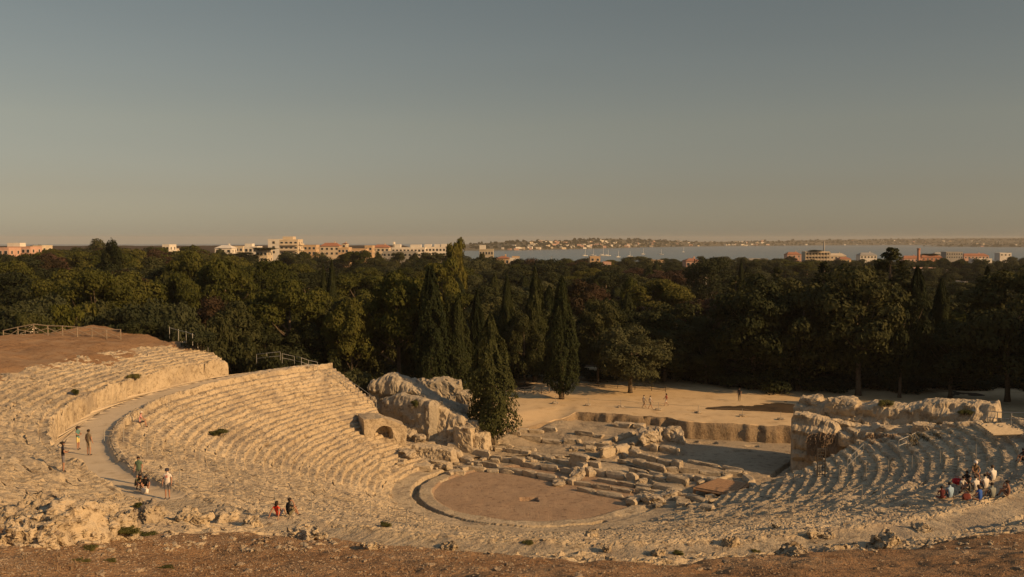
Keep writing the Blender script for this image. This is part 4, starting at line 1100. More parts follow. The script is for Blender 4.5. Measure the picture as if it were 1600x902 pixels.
B(382, 402, 386.5, 520, 'white_render', 'white house with a roof room close left of the tower', 2, 3, extra=roof_boxes((.3, 4, 2)))
B(400, 418, 392, 505, 'cream_render', 'low cream house at the foot of the tower', 2, 3)
B(419, 437, 375, 600, 'white_render', 'plain white slab with dark side windows joined behind the tower', 3, 1)
B(437, 466, 375.5, 560, 'cream_render', 'tallest apartment tower with five rows of balconies', 5, 4, deep=13, extra=balconies(5))
B(440, 470, 398, 500, 'white_render', 'low white building in front of the tower', 1, 4)
B(468, 494, 384, 600, 'ochre_render', 'orange house right of the tower', 2, 4)
B(500, 530, 385, 620, 'cream_render', 'cream block with a red pitched roof', 2, 4, 'pitched')
B(528, 545, 388, 560, 'ochre_render', 'orange lit house with arcade', 2, 3)
B(534, 541, 381, 640, 'cream_render', 'small church tower on the skyline', 2, 1, 'pitched')
B(543, 572, 390, 580, 'ochre_render', 'long ochre house in the middle of the skyline', 2, 5)
B(570, 582, 385, 610, 'ochre_render', 'taller ochre block beside the long ochre house', 2, 2)
B(582, 608, 387, 640, 'cream_render', 'pale cream block before the long white building', 2, 4, 'pitched')
B(612, 664, 388, 660, 'white_render', 'long white flat roofed building with bright roof rooms', 2, 9, extra=roof_boxes((.06, 1.0, 4.5), (.16, 5, 2.8), (.72, 7.5, 2.6)))
B(664, 702, 387, 670, 'white_render', 'right hand white flat roofed building with roof rooms', 2, 7, extra=roof_boxes((.12, 5, 2.4), (.5, 4, 2.4), (.86, 7, 2.6)))
B(598, 650, 394, 560, 'grey_concrete', 'grey low building in front of the long white one', 1, 8)
B(749, 771, 391, 520, 'stone_tower', 'tower like stone house with small square windows', 3, 5, extra=roof_boxes((.22, 3.4, 2.8)))
B(776, 796, 404, 480, 'ochre_render', 'small orange house with a red roof beside the stone tower house', 1, 3, 'pitched')
B(796, 812, 405, 520, 'white_render', 'small white house right of the stone tower house', 1, 2)
B(800, 812, 402, 640, 'ochre_render', 'orange block at the edge of the bay', 1, 2)
B(922, 938, 402, 640, 'ochre_render', 'orange cube of a house below the largest sailing boat', 1, 2)
B(943, 955, 411, 520, 'pink_render', 'pink house wall low among the trees below the boats', 1, 2)
B(1018, 1038, 408, 560, 'ochre_render', 'orange house among trees left of the pale forked tree', 2, 3)
B(1072, 1094, 408, 500, 'pink_render', 'pink house with a wide roof behind the wood', 2, 3, 'pitched')
B(1126, 1136, 411, 560, 'white_render', 'small pale house near the bay shore', 1, 2)
B(1170, 1200, 405, 900, 'grey_concrete', 'long low shed on the bay shore', 1, 6)
def frame_floors(root, w, h, deep):
    for i in range(3):
        z = h - 2.6 - i * 3.4
        m = MB(); m.box((0, -deep / 2 - .9, z + 2.2), (w + .6, 2.0, .5)); m.box((0, -deep / 2 - .06, z + .9), (w * .94, .14, 1.5), mi=1)
        for k in range(9): m.box((-w / 2 + w * k / 8, -deep / 2 - 1.6, z + .5), (.5, .4, 3.0))
        m.build('open_storey', [M['cream_render'], M['pane']], root)
B(1230, 1252, 398, 900, 'pink_render', 'reddish low house left of the open framed block', 1, 3, 'pitched')
B(1258, 1296, 394, 860, 'cream_render', 'open framed concrete block with three dark storeys', 0, 0, extra=frame_floors)
B(1297, 1322, 400, 880, 'cream_render', 'cream shed right of the framed block', 1, 4, 'pitched', roofmat='cream_render')
B(1312, 1330, 405, 800, 'ochre_render', 'orange shed with pitched roof at right', 1, 2, 'pitched')
B(1344, 1370, 399, 860, 'white_render', 'white flat building left of the tallest conifer', 1, 5, 'pitched', roofmat='grey_concrete')
B(1412, 1440, 404, 840, 'pink_render', 'orange factory hall left of the brick chimney', 1, 5, 'pitched')
B(1440, 1472, 402, 850, 'brick', 'red brick factory hall right of the chimney', 2, 5, 'pitched')
B(1425, 1470, 413, 760, 'ochre_render', 'low ochre sheds in front of the factory', 1, 6)
B(1478, 1504, 394.5, 900, 'grey_concrete', 'grey brown office block right of the factory', 2, 7)
B(1460, 1480, 398, 930, 'grey_concrete', 'dark shed between factory and office block', 1, 3, 'pitched', roofmat='grey_concrete')
B(1506, 1545, 400, 950, 'pink_render', 'long low reddish shed on the shore at right', 1, 7, 'pitched')
B(1523, 1550, 405, 800, 'white_render', 'white walled warehouse at right', 1, 3)
B(1562, 1580, 396, 980, 'white_render', 'small white building near the shore at far right', 1, 3)
B(1508, 1535, 442, 420, 'grey_concrete', 'low pale roofed house in the dip of the right wood', 1, 3)
B(1270, 1310, 416, 780, 'white_render', 'pale flat shed in front of the framed block', 1, 6)
B(300, 326, 478, 185, 'pink_render', 'small pink house showing through the gap in the left trees', 1, 2, 'pitched')

def lathe(prof, n=12):
    m = MB(); P = [(r * math.cos(2 * math.pi * k / n), r * math.sin(2 * math.pi * k / n), z) for r, z in prof for k in range(n)]
    Fs = [(i * n + k, i * n + (k + 1) % n, (i + 1) * n + (k + 1) % n, (i + 1) * n + k) for i in range(len(prof) - 1) for k in range(n)]
    Fs.append(tuple((len(prof) - 1) * n + k for k in range(n))); return m.add(P, Fs)
def chimney(u, vt, vb, d, r, mat, label):
    x = ux(u, d); zb = vz(vb, d) - 4; h = vz(vt, d) - zb
    root = empty('factory_chimney', (x, d, zb)); tag(root, label, 'chimney')
    lathe([(r, 0), (r * .95, h * .4), (r * .8, h * .96)]).build('shaft', M[mat], root, True)
    lathe([(r * .95, h * .955), (r * .95, h), (r * .6, h)]).build('rim', M[mat], root)
    lathe([(r * 1.5, -.5), (r * 1.5, h * .08), (r, h * .1)]).build('base', M[mat], root)
chimney(1435, 388, 423, 800, 1.5, 'brick', 'tall tapering brick chimney beside the factory')
chimney(1287, 377, 394, 900, .8, 'grey_concrete', 'slim dark chimney behind the framed block')
t = empty('water_tank', (ux(1286, 770), 770, vz(418, 770))); tag(t, 'round blue water tank below the framed block', 'water tank')
lathe([(3.6, -6), (3.6, 2.5), (2.6, 3.6), (0.3, 4.2)]).build('tank', M['blue_paint'], t, True); lathe([(3.8, 2.4), (3.8, 2.8), (3.5, 2.8)]).build('rim', M['blue_paint'], t)
t = empty('roof_canopy', (ux(1441, 520), 520, vz(440, 520))); tag(t, 'flat canopy on thin posts in front of the brick chimney', 'canopy')
MB().box((0, 0, 7.6), (12, 7, .5)).build('slab', M['pink_render'], t)
for sx_ in (-5, -1, 4.5):
    for sy_ in (-3, 3): MB().box((sx_, sy_, 2), (.4, .4, 10.7)).build('post', M['grey_concrete'], t)
# light mast
t = empty('light_mast', (ux(1249, 700), 700, vz(420, 700))); tag(t, 'thin tall lamp mast left of the framed block', 'mast')
MB().tube([(0, 0, -3), (0, 0, 14.5)], [.25, .12]).build('pole', M['metal'], t); MB().box((0, 0, 14.6), (1.6, .5, .3)).build('lamp_head', M['metal'], t)
t = empty('light_mast', (ux(861, 420), 420, vz(425, 420))); tag(t, 'thin lamp pole above the trees left of the boats', 'mast')
MB().tube([(0, 0, -6), (0, 0, 6.8)], [.2, .1]).build('pole', M['metal'], t); MB().box((.4, 0, 6.9), (1.0, .3, .2)).build('lamp_head', M['metal'], t)

# sailing boats at anchor
def boat(u, v, L, mh, rz, label):
    p = pz(u, v, SEA); root = empty('sailing_boat', p, rz); tag(root, label, 'sailing boat', 'sailing boats at anchor in the bay')
    secs = []; n = 9
    for i in range(n):
        t = i / (n - 1); w = L * .16 * (math.sin(math.pi * min(1, (t * .8 + .2))) ** .6 if t < .97 else .08); sh = .06 * L + .03 * L * (2 * t - 1) ** 2
        x = L * (t - .5)
        secs.append([(x, -w, sh), (x, -w * .8, .1 * sh), (x, 0, -.05 * L * (1 - t * .5)), (x, w * .8, .1 * sh), (x, w, sh)])
    V = [q for s in secs for q in s]; F = []
    for i in range(n - 1):
        for k in range(4): F.append((i * 5 + k, i * 5 + k + 1, i * 5 + k + 6, i * 5 + k + 5))
        F.append((i * 5, (i + 1) * 5, (i + 1) * 5 + 4, i * 5 + 4))
    F.append((0, 4, 3, 2, 1))
    MB().add(V, F).build('hull', M['flower'], root)
    MB().box((-.05 * L, 0, .085 * L), (.36 * L, .16 * L, .06 * L), top=.8).build('cabin', M['flower'], root)
    m = MB(); m.tube([(0.06 * L, 0, 0.05 * L), (0.06 * L, 0, mh)], [.34, .2], 6); m.build('mast', M['flower'], root)
    MB().tube([(.06 * L, 0, .16 * L), (-.36 * L, 0, .17 * L)], .25, 5).build('boom', M['flower'], root)
for (u, v, L, mh, rz, lab) in ((914, 400, 14, 18, .3, 'sailing boat left of the largest one'), (927, 399.5, 15, 19, -.2, 'sailing boat second from the left in the bay'), (942, 399.5, 20, 27, .1, 'largest white sailing boat with the tallest mast'), (950, 399.8, 15, 16, .25, 'white sailing boat touching the largest one'),
      (966, 402, 12, 15, .6, 'sailing boat with a bare mast right of the largest one'), (984, 401, 13, 12, .1, 'low white boat in the middle of the anchorage'), (1005, 397.5, 11, 17, .3, 'sailing boat farther out in the bay'), (1033, 398, 13, 14, -.3, 'reddish lit sailing boat right of the anchorage'), (1068, 394, 9, 16, .2, 'small far sailing boat near the wooded point')):
    boat(u, v, L, mh, rz, lab)
# far houses on the other shore: a strip of tiny pale blocks
bpy.context.view_layer.update(); DG = bpy.context.evaluated_depsgraph_get()
rng = random.Random(3); m = MB()
for i in range(280):
    u = rng.choice([rng.uniform(780, 985), rng.uniform(830, 1120), rng.uniform(1130, 1200), rng.uniform(1200, 1640)])
    v = rng.choice([rng.uniform(376, 390), rng.uniform(383, 391)])
    h = scene.ray_cast(DG, Vector((0, 0, CZ)), pix_ray(u, v))
    if not h[0] or h[4].name not in ('hills', 'headland'): continue
    p = h[1]; s = rng.uniform(6, 13); m.box((p.x, p.y, p.z + 2), (s * rng.uniform(1, 2.2), s, rng.uniform(6, 11)), rng.uniform(-.5, .5), mi=rng.choice([0, 0, 1, 2]))
o = m.build('far_town', [M['white_render'], M['cream_render'], M['pink_render']]); tag(o, 'scattered tiny pale houses along the far shore of the bay', kind='stuff')
# dark tree belts on the far hills, and on the rise behind the town at left
P = []; Fq = []
for i in range(1500):
    u = rng.uniform(735, 1640) if i < 1500 else rng.uniform(-60, 745); v = rng.uniform(374, 389) if i < 1500 else rng.uniform(378, 396)
    h = scene.ray_cast(DG, Vector((0, 0, CZ)), pix_ray(u, v))
    if not h[0] or not (h[4].name in ('hills', 'headland') or (h[4].name == 'ground' and h[1].y > 600)): continue
    p = h[1]; w = rng.uniform(8, 22); hh = rng.uniform(5, 11); b0 = len(P)
    for (x, z) in ((-1, 0), (-.7, .7), (0, 1), (.75, .65), (1, 0)):
        P.append((p.x + x * w / 2, p.y - 4 * z, p.z + z * hh)); P.append((p.x + x * w / 2 * .8, p.y + 5, p.z + z * hh * .8))
    for k in range(4): Fq.append((b0 + 2 * k, b0 + 2 * k + 2, b0 + 2 * k + 3, b0 + 2 * k + 1))
    Fq.append((b0, b0 + 8, b0 + 4, b0 + 2)); Fq.append((b0 + 8, b0 + 6, b0 + 4, b0 + 4))
Fq = [f for f in Fq if len(set(f)) == 4] 
o = link('far_trees', mesh_np('far_trees', P, Fq, [M['oak']], smooth=False)); tag(o, 'dark tree belts on the far hills across the bay', kind='stuff')
# trees between the houses, down to the shore
TMARK = [(20, 'the wide reddish house'), (260, 'the lone white block'), (350, 'the white house with slanted roof'), (400, 'the low cream house'), (450, 'the apartment tower'), (515, 'the red roofed cream block'), (560, 'the long ochre house'), (600, 'the pale cream block'), (640, 'the long white building'), (690, 'the right hand white building'), (760, 'the stone tower house'), (800, 'the small white house'), (860, 'the lamp pole'), (930, 'the orange cube house'), (985, 'the anchored boats'), (1030, 'the orange house among trees'), (1085, 'the pink house'), (1130, 'the small pale house'), (1185, 'the long low shed'), (1240, 'the reddish low house'), (1275, 'the open framed block'), (1320, 'the orange shed'), (1357, 'the white flat building'), (1435, 'the brick chimney'), (1490, 'the grey office block'), (1535, 'the white warehouse'), (1600, 'the shore at far right')]
def tmark(u): return min(TMARK, key=lambda m: abs(m[0] - u))[1]
for (d, lo, hi, sp, u0, u1) in ((560, 402, 410, 24, 700, 1640), (690, 402, 411, 22, 800, 1640), (880, 400, 408, 20, 950, 1640), (485, 388, 397, 22, -40, 760), (470, 410, 420, 26, 1180, 1640)):
    u = u0
    while u < u1:
        k = random.random(); var = random.choice(OAK if k < .6 else OLV if k < .8 else PINE)
        side = 'left' if u < 760 else 'middle' if u < 1200 else 'right'
        tree_px('town_tree', var, u + random.uniform(-8, 8), d * random.uniform(.95, 1.05), random.uniform(lo, hi) , sp * random.uniform(1.1, 1.9), f'small far tree {"in front of" if d < 600 else "beside" if d < 800 else "behind"} {tmark(u)} in the town', 'far trees of the town')
        u += sp * random.uniform(.8, 1.5)
# ------------------------------------------------------------------ people
def cloth(c): 
    k = 'cloth_%d_%d_%d' % tuple(int(x * 99) for x in c)
    if k not in M: M[k] = plain_mat(k, c, .85, .15, 9)
    return M[k]
SKIN = plain_mat('skin', (.36, .195, .125), .6, .06, 6); M['skin'] = SKIN
HAIRD = plain_mat('dark_hair', (.025, .017, .012), .6, .2, 14); HAIRB = plain_mat('brown_hair', (.085, .050, .028), .6, .2, 14)
def pose(kind):
    j = {}
    def lr(k, x, y, z, x2=None, y2=None, z2=None):
        j[k + 'L'] = (-x, y, z); j[k + 'R'] = (x if x2 is None else x2, y if y2 is None else y2, z if z2 is None else z2)
    if kind in ('stand', 'walk', 'hip'):
        j.update(pel=(0, 0, .96), spine=(0, -.01, 1.12), chest=(0, 0, 1.30), neck=(0, .0, 1.47), head0=(0, .02, 1.56), head1=(0, .02, 1.64))
        lr('sh', .17, 0, 1.40)
        lr('hip', .09, 0, .92); lr('kn', .10, .02, .50); lr('an', .10, 0, .09); lr('toe', .12, .15, .035)
        lr('el', .24, -.02, 1.13); lr('wr', .25, .07, .90); lr('hd', .25, .10, .82)
        if kind == 'walk':
            lr('kn', .10, .16, .52, .10, -.02, .50); lr('an', .10, .26, .12, .10, -.32, .16); lr('toe', .10, .40, .07, .10, -.20, .05)
            lr('el', .22, -.14, 1.15, .22, .10, 1.14); lr('wr', .22, -.10, .92, .22, .26, .98); lr('hd', .22, -.08, .84, .22, .32, .93)
        if kind == 'hip':
            lr('el', .26, .06, 1.14); lr('wr', .10, .22, 1.12); lr('hd', .03, .26, 1.14)
    else:
        j.update(pel=(0, 0, .13), spine=(0, .0, .33), chest=(0, .05, .54), neck=(0, .10, .72), head0=(0, .14, .81), head1=(0, .15, .89))
        lr('sh', .17, .06, .65); lr('hip', .10, .06, .13)
        lr('kn', .15, .38, .46); lr('an', .13, .52, .09); lr('toe', .14, .67, .035)
        lr('el', .24, .26, .44); lr('wr', .12, .42, .46); lr('hd', .05, .48, .45)
        if kind == 'sit_step':
            lr('kn', .12, .44, .16); lr('an', .12, .50, -.24); lr('toe', .13, .64, -.29)
            lr('el', .22, .24, .40); lr('wr', .10, .40, .30); lr('hd', .06, .47, .28)
        if kind == 'sit_chin':
            j['elR'] = (.16, .36, .50); j['wrR'] = (.07, .30, .72); j['hdR'] = (.04, .27, .78)
        if kind == 'sit_back':
            j.update(spine=(0, -.05, .33), chest=(0, -.09, .54), neck=(0, -.09, .72), head0=(0, -.06, .81), head1=(0, -.05, .89)); lr('sh', .17, -.10, .65)
            lr('el', .27, -.24, .38); lr('wr', .32, -.36, .12); lr('hd', .33, -.40, .04)
        if kind == 'sit_cross':
            lr('kn', .34, .30, .16); lr('an', .06, .34, .08); lr('toe', -.08, .36, .05)
            lr('el', .24, .20, .38); lr('wr', .16, .36, .26); lr('hd', .1, .42, .24)
        if kind == 'crouch':
            j.update(pel=(0, 0, .28), spine=(0, .06, .46), chest=(0, .18, .62), neck=(0, .30, .74), head0=(0, .37, .79), head1=(0, .42, .85)); lr('sh', .17, .22, .70); lr('hip', .1, .04, .27)
            lr('kn', .14, .40, .44); lr('an', .12, .16, .09); lr('toe', .12, .32, .035); lr('el', .22, .40, .44); lr('wr', .14, .55, .28); lr('hd', .10, .60, .22)
    return j
RAD = dict(pel=.135, spine=.118, chest=.138, neck=.052, head0=.082, head1=.092, sh=.062, el=.043, wr=.030, hd=.030, hip=.088, kn=.056, an=.038, toe=.032)
EDG = [('pel', 'spine'), ('spine', 'chest'), ('chest', 'neck'), ('neck', 'head0'), ('head0', 'head1')]
for s in 'LR': EDG += [('chest', 'sh' + s), ('sh' + s, 'el' + s), ('el' + s, 'wr' + s), ('wr' + s, 'hd' + s), ('pel', 'hip' + s), ('hip' + s, 'kn' + s), ('kn' + s, 'an' + s), ('an' + s, 'toe' + s)]
REG = {'pelspine': 'top', 'spinechest': 'top', 'chestneck': 'top', 'neckhead0': 'skin', 'head0head1': 'skin', 'chestsh': 'top', 'shel': 'sleeve', 'elwr': 'skin', 'wrhd': 'skin', 'pelhip': 'leg', 'hipkn': 'leg', 'knan': 'shin', 'antoe': 'shoe'}
PEOPLE = []
def person(u, v, rz, kind, label, top, leg, shoe=(.05, .04, .04), shin=None, sleeve=None, s=1.0, hair='short', hairmat=None, hat=None, dz=0.0, build=1.0, spot=None):
    p = pick(u, v) if spot is None else spot
    j = pose(kind); names = list(j)
    me = bpy.data.meshes.new('person'); me.from_pydata([j[n] for n in names], [(names.index(a), names.index(b)) for a, b in EDG], [])
    o = bpy.data.objects.new('tmp', me); COL.objects.link(o)
    md = o.modifiers.new('skin', 'SKIN'); md.use_smooth_shade = True; md.branch_smoothing = .4
    sv = me.skin_vertices[0].data if me.skin_vertices else None
    if sv is None:
        bm = bmesh.new(); bm.from_mesh(me); bm.verts.layers.skin.verify(); bm.to_mesh(me); bm.free(); sv = me.skin_vertices[0].data
    for i, n in enumerate(names):
        r = RAD[n.rstrip('LR')] * (build if n.rstrip('LR') in ('pel', 'spine', 'chest') else 1)
        k = (1.0, 1.0)
        if n in ('spine', 'chest', 'pel'): k = (1.22, .86)
        sv[i].radius = (r * k[0], r * k[1]); sv[i].use_root = (n == 'pel')
    o.modifiers.new('sub', 'SUBSURF').levels = 1
    PEOPLE.append((o, j, p + Vector((0, 0, dz)), rz, label, dict(top=top, leg=leg, shoe=shoe, shin=shin, sleeve=sleeve or top, skin=None), s, hair, hairmat or HAIRD, hat))
def finish_people():
    bpy.context.view_layer.update(); dg = bpy.context.evaluated_depsgraph_get()
    for (o, j, p, rz, label, fit, s, hair, hm, hat) in PEOPLE:
        me = bpy.data.meshes.new_from_object(o.evaluated_get(dg)); bpy.data.objects.remove(o)
        mats = [SKIN]; idx = {'skin': 0}
        for k in ('top', 'leg', 'shoe', 'shin', 'sleeve'):
            c = fit[k]
            if c is None or c == 'skin': idx[k] = 0
            else: mats.append(cloth(c)); idx[k] = len(mats) - 1
        me.materials.clear()
        for m in mats: me.materials.append(m)
        segs = [(Vector(j[a]), Vector(j[b]), REG[a.rstrip('LR') + b.rstrip('LR')]) for a, b in EDG]
        for f in me.polygons:
            c = f.center; best = 9; rg = 'skin'
            for a, b, r in segs:
                d = b - a; t = max(0, min(1, (c - a).dot(d) / max(d.length_squared, 1e-6))); q = (a + d * t - c).length
                q -= .05 if r == 'top' else 0
                if q < best: best, rg, tt = q, r, t
            if rg == 'leg' and tt > .86 and fit['shin'] is None: rg = 'skin'
            if rg == 'sleeve' and tt > .62: rg = 'skin' if fit['sleeve'] != 'long' else 'top'
            f.material_index = idx[rg]; f.use_smooth = True
        # fingers, thumb, nose and ears grown into the same body mesh
        bm = bmesh.new(); bm.from_mesh(me); ex = MB()
        for sd in 'LR':
            w_, h_ = Vector(j['wr' + sd]), Vector(j['hd' + sd]); d = (h_ - w_).normalized(); a = d.orthogonal().normalized()
            if abs(a.x) < abs(d.cross(a).x): a = d.cross(a)
            b = d.cross(a)
            for k in range(4):
                st = h_ + a * (.024 * (k - 1.5)); L = (.062, .075, .080, .068)[k]
                ex.tube([st - d * .02, st + d * L * .55 + b * .008, st + d * L + b * .026], [.0095, .009, .007], 5)
            ex.tube([w_.lerp(h_, .45) + a * .02, w_.lerp(h_, .8) + a * .055 + b * .01, h_ + a * .058 + b * .02], [.012, .011, .008], 5)
        h0, h1 = Vector(j['head0']), Vector(j['head1']); fw = Vector((0, 1, 0)); hc = (h0 + h1) / 2
        ex.add([hc + Vector((-.016, .085, -.03)), hc + Vector((.016, .085, -.03)), hc + Vector((0, .085, .025)), hc + Vector((0, .118, -.022))], [(0, 1, 3), (1, 2, 3), (2, 0, 3)])
        for sx_ in (-1, 1): ex.tube([hc + Vector((sx_ * .085, .0, -.03)), hc + Vector((sx_ * .100, -.01, .0)), hc + Vector((sx_ * .085, -.01, .03))], [.008, .014, .01], 5)
        tm = ex.mesh('x', [SKIN], True); bm.from_mesh(tm); bm.to_mesh(me); bm.free()
        body = link('person', me, loc=p, rot=(0, 0, rz), scl=(s, s, s)); tag(body, label, 'person')
        # hair: a cap over the top and the back of the skull
        V, F = cs(6); D = V / np.linalg.norm(V, axis=1, keepdims=True)
        HP = D * [.104, .112, .108] + [0, -.012, .012]
        lowf = (D[:, 1] > .25) & (D[:, 2] < .35); HP[lowf] *= .72; HP[D[:, 2] < -.35] *= .8
        if hair == 'long':
            bk = (D[:, 2] < -.1) & (D[:, 1] < .3); HP[bk, 2] += (D[bk, 2]) * .20; HP[bk, 1] -= .035
        if hair == 'bun':
            bk = (D[:, 1] < -.75); HP[bk, 1] -= .05; HP[bk, 2] += .03
        HP = HP + fbm(HP * 30, 1, 2, 3)[:, None] * .006 + np.array(hc + Vector((0, 0, .01)))
        link('hair', mesh_np('hair', HP, F, [hm]), body)
        if hat:
            col, typ = hat; m = lathe([(.118, -.005), (.120, .03), (.105, .085), (.06, .118), (.01, .125)], 14)
            if typ == 'brim': m.v += []; m2 = lathe([(.20, -.012), (.20, .0), (.11, .012)], 16); m.add(m2.v, m2.f)
            if typ == 'cap': m.add([(-.08, .09, .0), (.08, .09, .0), (.06, .19, -.015), (-.06, .19, -.015), (-.08, .09, .014), (.08, .09, .014), (.06, .19, .0), (-.06, .19, .0)], [(3, 2, 1, 0), (4, 5, 6, 7), (0, 1, 5, 4), (1, 2, 6, 5), (2, 3, 7, 6), (3, 0, 4, 7)])
            h_o = m.build('hat', cloth(col), body, True); h_o.location = hc + Vector((0, -.005, .04))
        if 'red print' in label:
            MB().add([(-.07, .124, 1.24), (.06, .124, 1.25), (.05, .126, 1.36), (-.04, .126, 1.37)], [(0, 1, 2, 3)]).build('shirt_print', cloth((.5, .05, .04)), body)
            MB().add([(-.02, .130, 1.28), (.03, .130, 1.28), (.03, .132, 1.32), (-.02, .132, 1.32)], [(0, 1, 2, 3)]).build('shirt_print', cloth((.7, .6, .5)), body)
D2 = math.radians
# on the walk and the seats at left
person(99, 738, D2(-60), 'hip', 'woman in a dark top and patterned skirt standing on the rubble at left', (.03, .025, .03), (.16, .15, .17), s=1.0, hair='bun')
person(122, 703, D2(-95), 'hip', 'woman in a teal top and yellow shorts with a dark bag on her front', (.10, .20, .18), (.62, .50, .20), s=.98, hair='long', hat=((.05, .035, .03), 'brim'))
person(139, 712, D2(-20), 'stand', 'man in a tan shirt and beige shorts seen from behind on the pale walk', (.21, .165, .11), (.34, .27, .18), s=1.06)
person(218, 663, D2(-70), 'sit_step', 'person in a pink shirt and pale hat sitting on the top seat row', (.55, .28, .26), (.06, .05, .05), hair='short', hat=((.55, .48, .40), 'cap'), s=1.02, dz=.05)
person(217, 757, D2(175), 'stand', 'man in a green printed shirt standing behind a couple on the walk', (.10, .15, .10), (.12, .12, .11), s=1.0)
person(213, 764, D2(-120), 'crouch', 'dark haired person in an olive top crouching in front of the man in green', (.16, .15, .09), (.1, .1, .09), s=1.0, hair='long')
person(226, 766, D2(-150), 'crouch', 'person in black clothes bending over a white bag', (.02, .018, .018), (.025, .022, .022), s=1.02, hair='short')
person(262, 780, D2(178), 'stand', 'man in a white shirt with a red print and grey shorts facing the camera', (.70, .64, .58), (.13, .125, .13), s=1.03, hat=((.04, .04, .06), 'cap'))
person(434, 809, D2(-25), 'sit_back', 'woman in a bright red top sitting beside a man in black', (.75, .07, .03), (.05, .06, .09), s=.95, hair='long', hairmat=HAIRD, sleeve='skin')
person(449, 808, D2(-55), 'sit_chin', 'man in a black shirt and olive shorts sitting beside a woman in red', (.016, .016, .018), (.17, .15, .09), s=1.08)
# on the plaza
person(1006, 638, D2(-80), 'walk', 'left of two people in white shirts walking across the plaza', (.62, .55, .46), (.20, .16, .11), s=1.0)
person(1016, 639.5, D2(-85), 'walk', 'right of two people in white shirts walking across the plaza', (.68, .62, .54), (.17, .14, .10), s=1.02)
person(1041, 635, D2(95), 'walk', 'woman in a red top and white shorts walking alone on the plaza', (.45, .13, .09), (.60, .53, .45), s=1.0, hair='long')
person(1155, 627, D2(150), 'stand', 'person in dark clothes standing in the shade at the back of the plaza', (.03, .03, .03), (.03, .03, .035), shin=(.03, .03, .035), s=1.05)
# the group sitting at the right
person(1486, 781, D2(20), 'sit', 'man in a light blue shirt seated at the left of the group', (.30, .42, .55), (.10, .10, .11), s=1.10, build=1.1)
person(1472, 781, D2(-5), 'sit_cross', 'child in a dark red top leaning against the man in light blue', (.12, .03, .03), (.2, .06, .05), s=.86)
person(1502, 767, D2(-150), 'sit', 'person in a white and black top seated in the second row of the group', (.50, .46, .40), (.05, .05, .05), s=1.02)
person(1516, 773, D2(60), 'sit', 'dark haired person in grey brown clothes in the middle of the group', (.09, .08, .07), (.16, .13, .09), s=1.0, hair='long')
person(1523, 752, D2(170), 'sit_step', 'person in a white cap seated highest at the back of the group', (.20, .13, .07), (.2, .17, .12), s=1.05, hat=((.75, .70, .66), 'cap'), dz=.35)
person(1510, 757, D2(160), 'sit', 'person in dark clothes beside the one in the white cap', (.05, .035, .035), (.05, .05, .05), s=.98)
person(1526, 769, D2(10), 'sit', 'person in a white shirt and brown hair seated third from the right at the back', (.68, .62, .54), (.2, .17, .13), s=1.04, hairmat=HAIRB)
person(1541, 766, D2(15), 'sit', 'dark haired person in a white shirt seated behind the grey patterned one', (.68, .62, .54), (.1, .1, .12), s=1.04)
person(1553, 757, D2(20), 'sit', 'tall person in a white shirt upright at the right back of the group', (.70, .64, .56), (.12, .1, .1), s=1.16, hairmat=HAIRB, dz=.1)
person(1532, 784, D2(35), 'sit_cross', 'woman in a bright blue sleeveless top seated in front of the group', (.03, .09, .36), (.30, .17, .11), s=.98, hair='long', hairmat=HAIRB, sleeve='skin')
person(1552, 781, D2(15), 'sit', 'person in a grey patterned shirt seated right of the woman in blue', (.24, .25, .22), (.15, .13, .11), s=1.0)
person(1577, 778, D2(50), 'sit_chin', 'bare shouldered woman with tied hair seated at the right of the group', (.20, .11, .075), (.22, .13, .09), s=1.04, hair='bun', sleeve='skin')
person(1601, 722, D2(100), 'sit', 'person in dark clothes sitting at the right edge of the picture', (.05, .03, .03), (.03, .03, .035), s=1.0)
finish_people()
def bag(u, v, c, s, label):
    p = pick(u, v); m = rock_mesh('bag_body', (s, s * .6, s * .8), .05 * s, .45, int(u), 6, cloth(c), 3)
    root = empty('bag', p); tag(root, label, 'bag'); link('bag_body', m, root, loc=(0, 0, s * .36))
    MB().tube([(-s * .25, 0, s * .6), (-s * .2, 0, s * .95), (s * .2, 0, s * .95), (s * .25, 0, s * .6)], .02, 5).build('strap', cloth(c), root)
bag(227, 771, (.65, .60, .52), .42, 'white bag at the feet of the person in black')
bag(1495, 757, (.45, .03, .04), .55, 'bright red bag lying on the row behind the group')
bag(1510, 781, (.16, .04, .03), .5, 'dark red rucksack between the seated people')

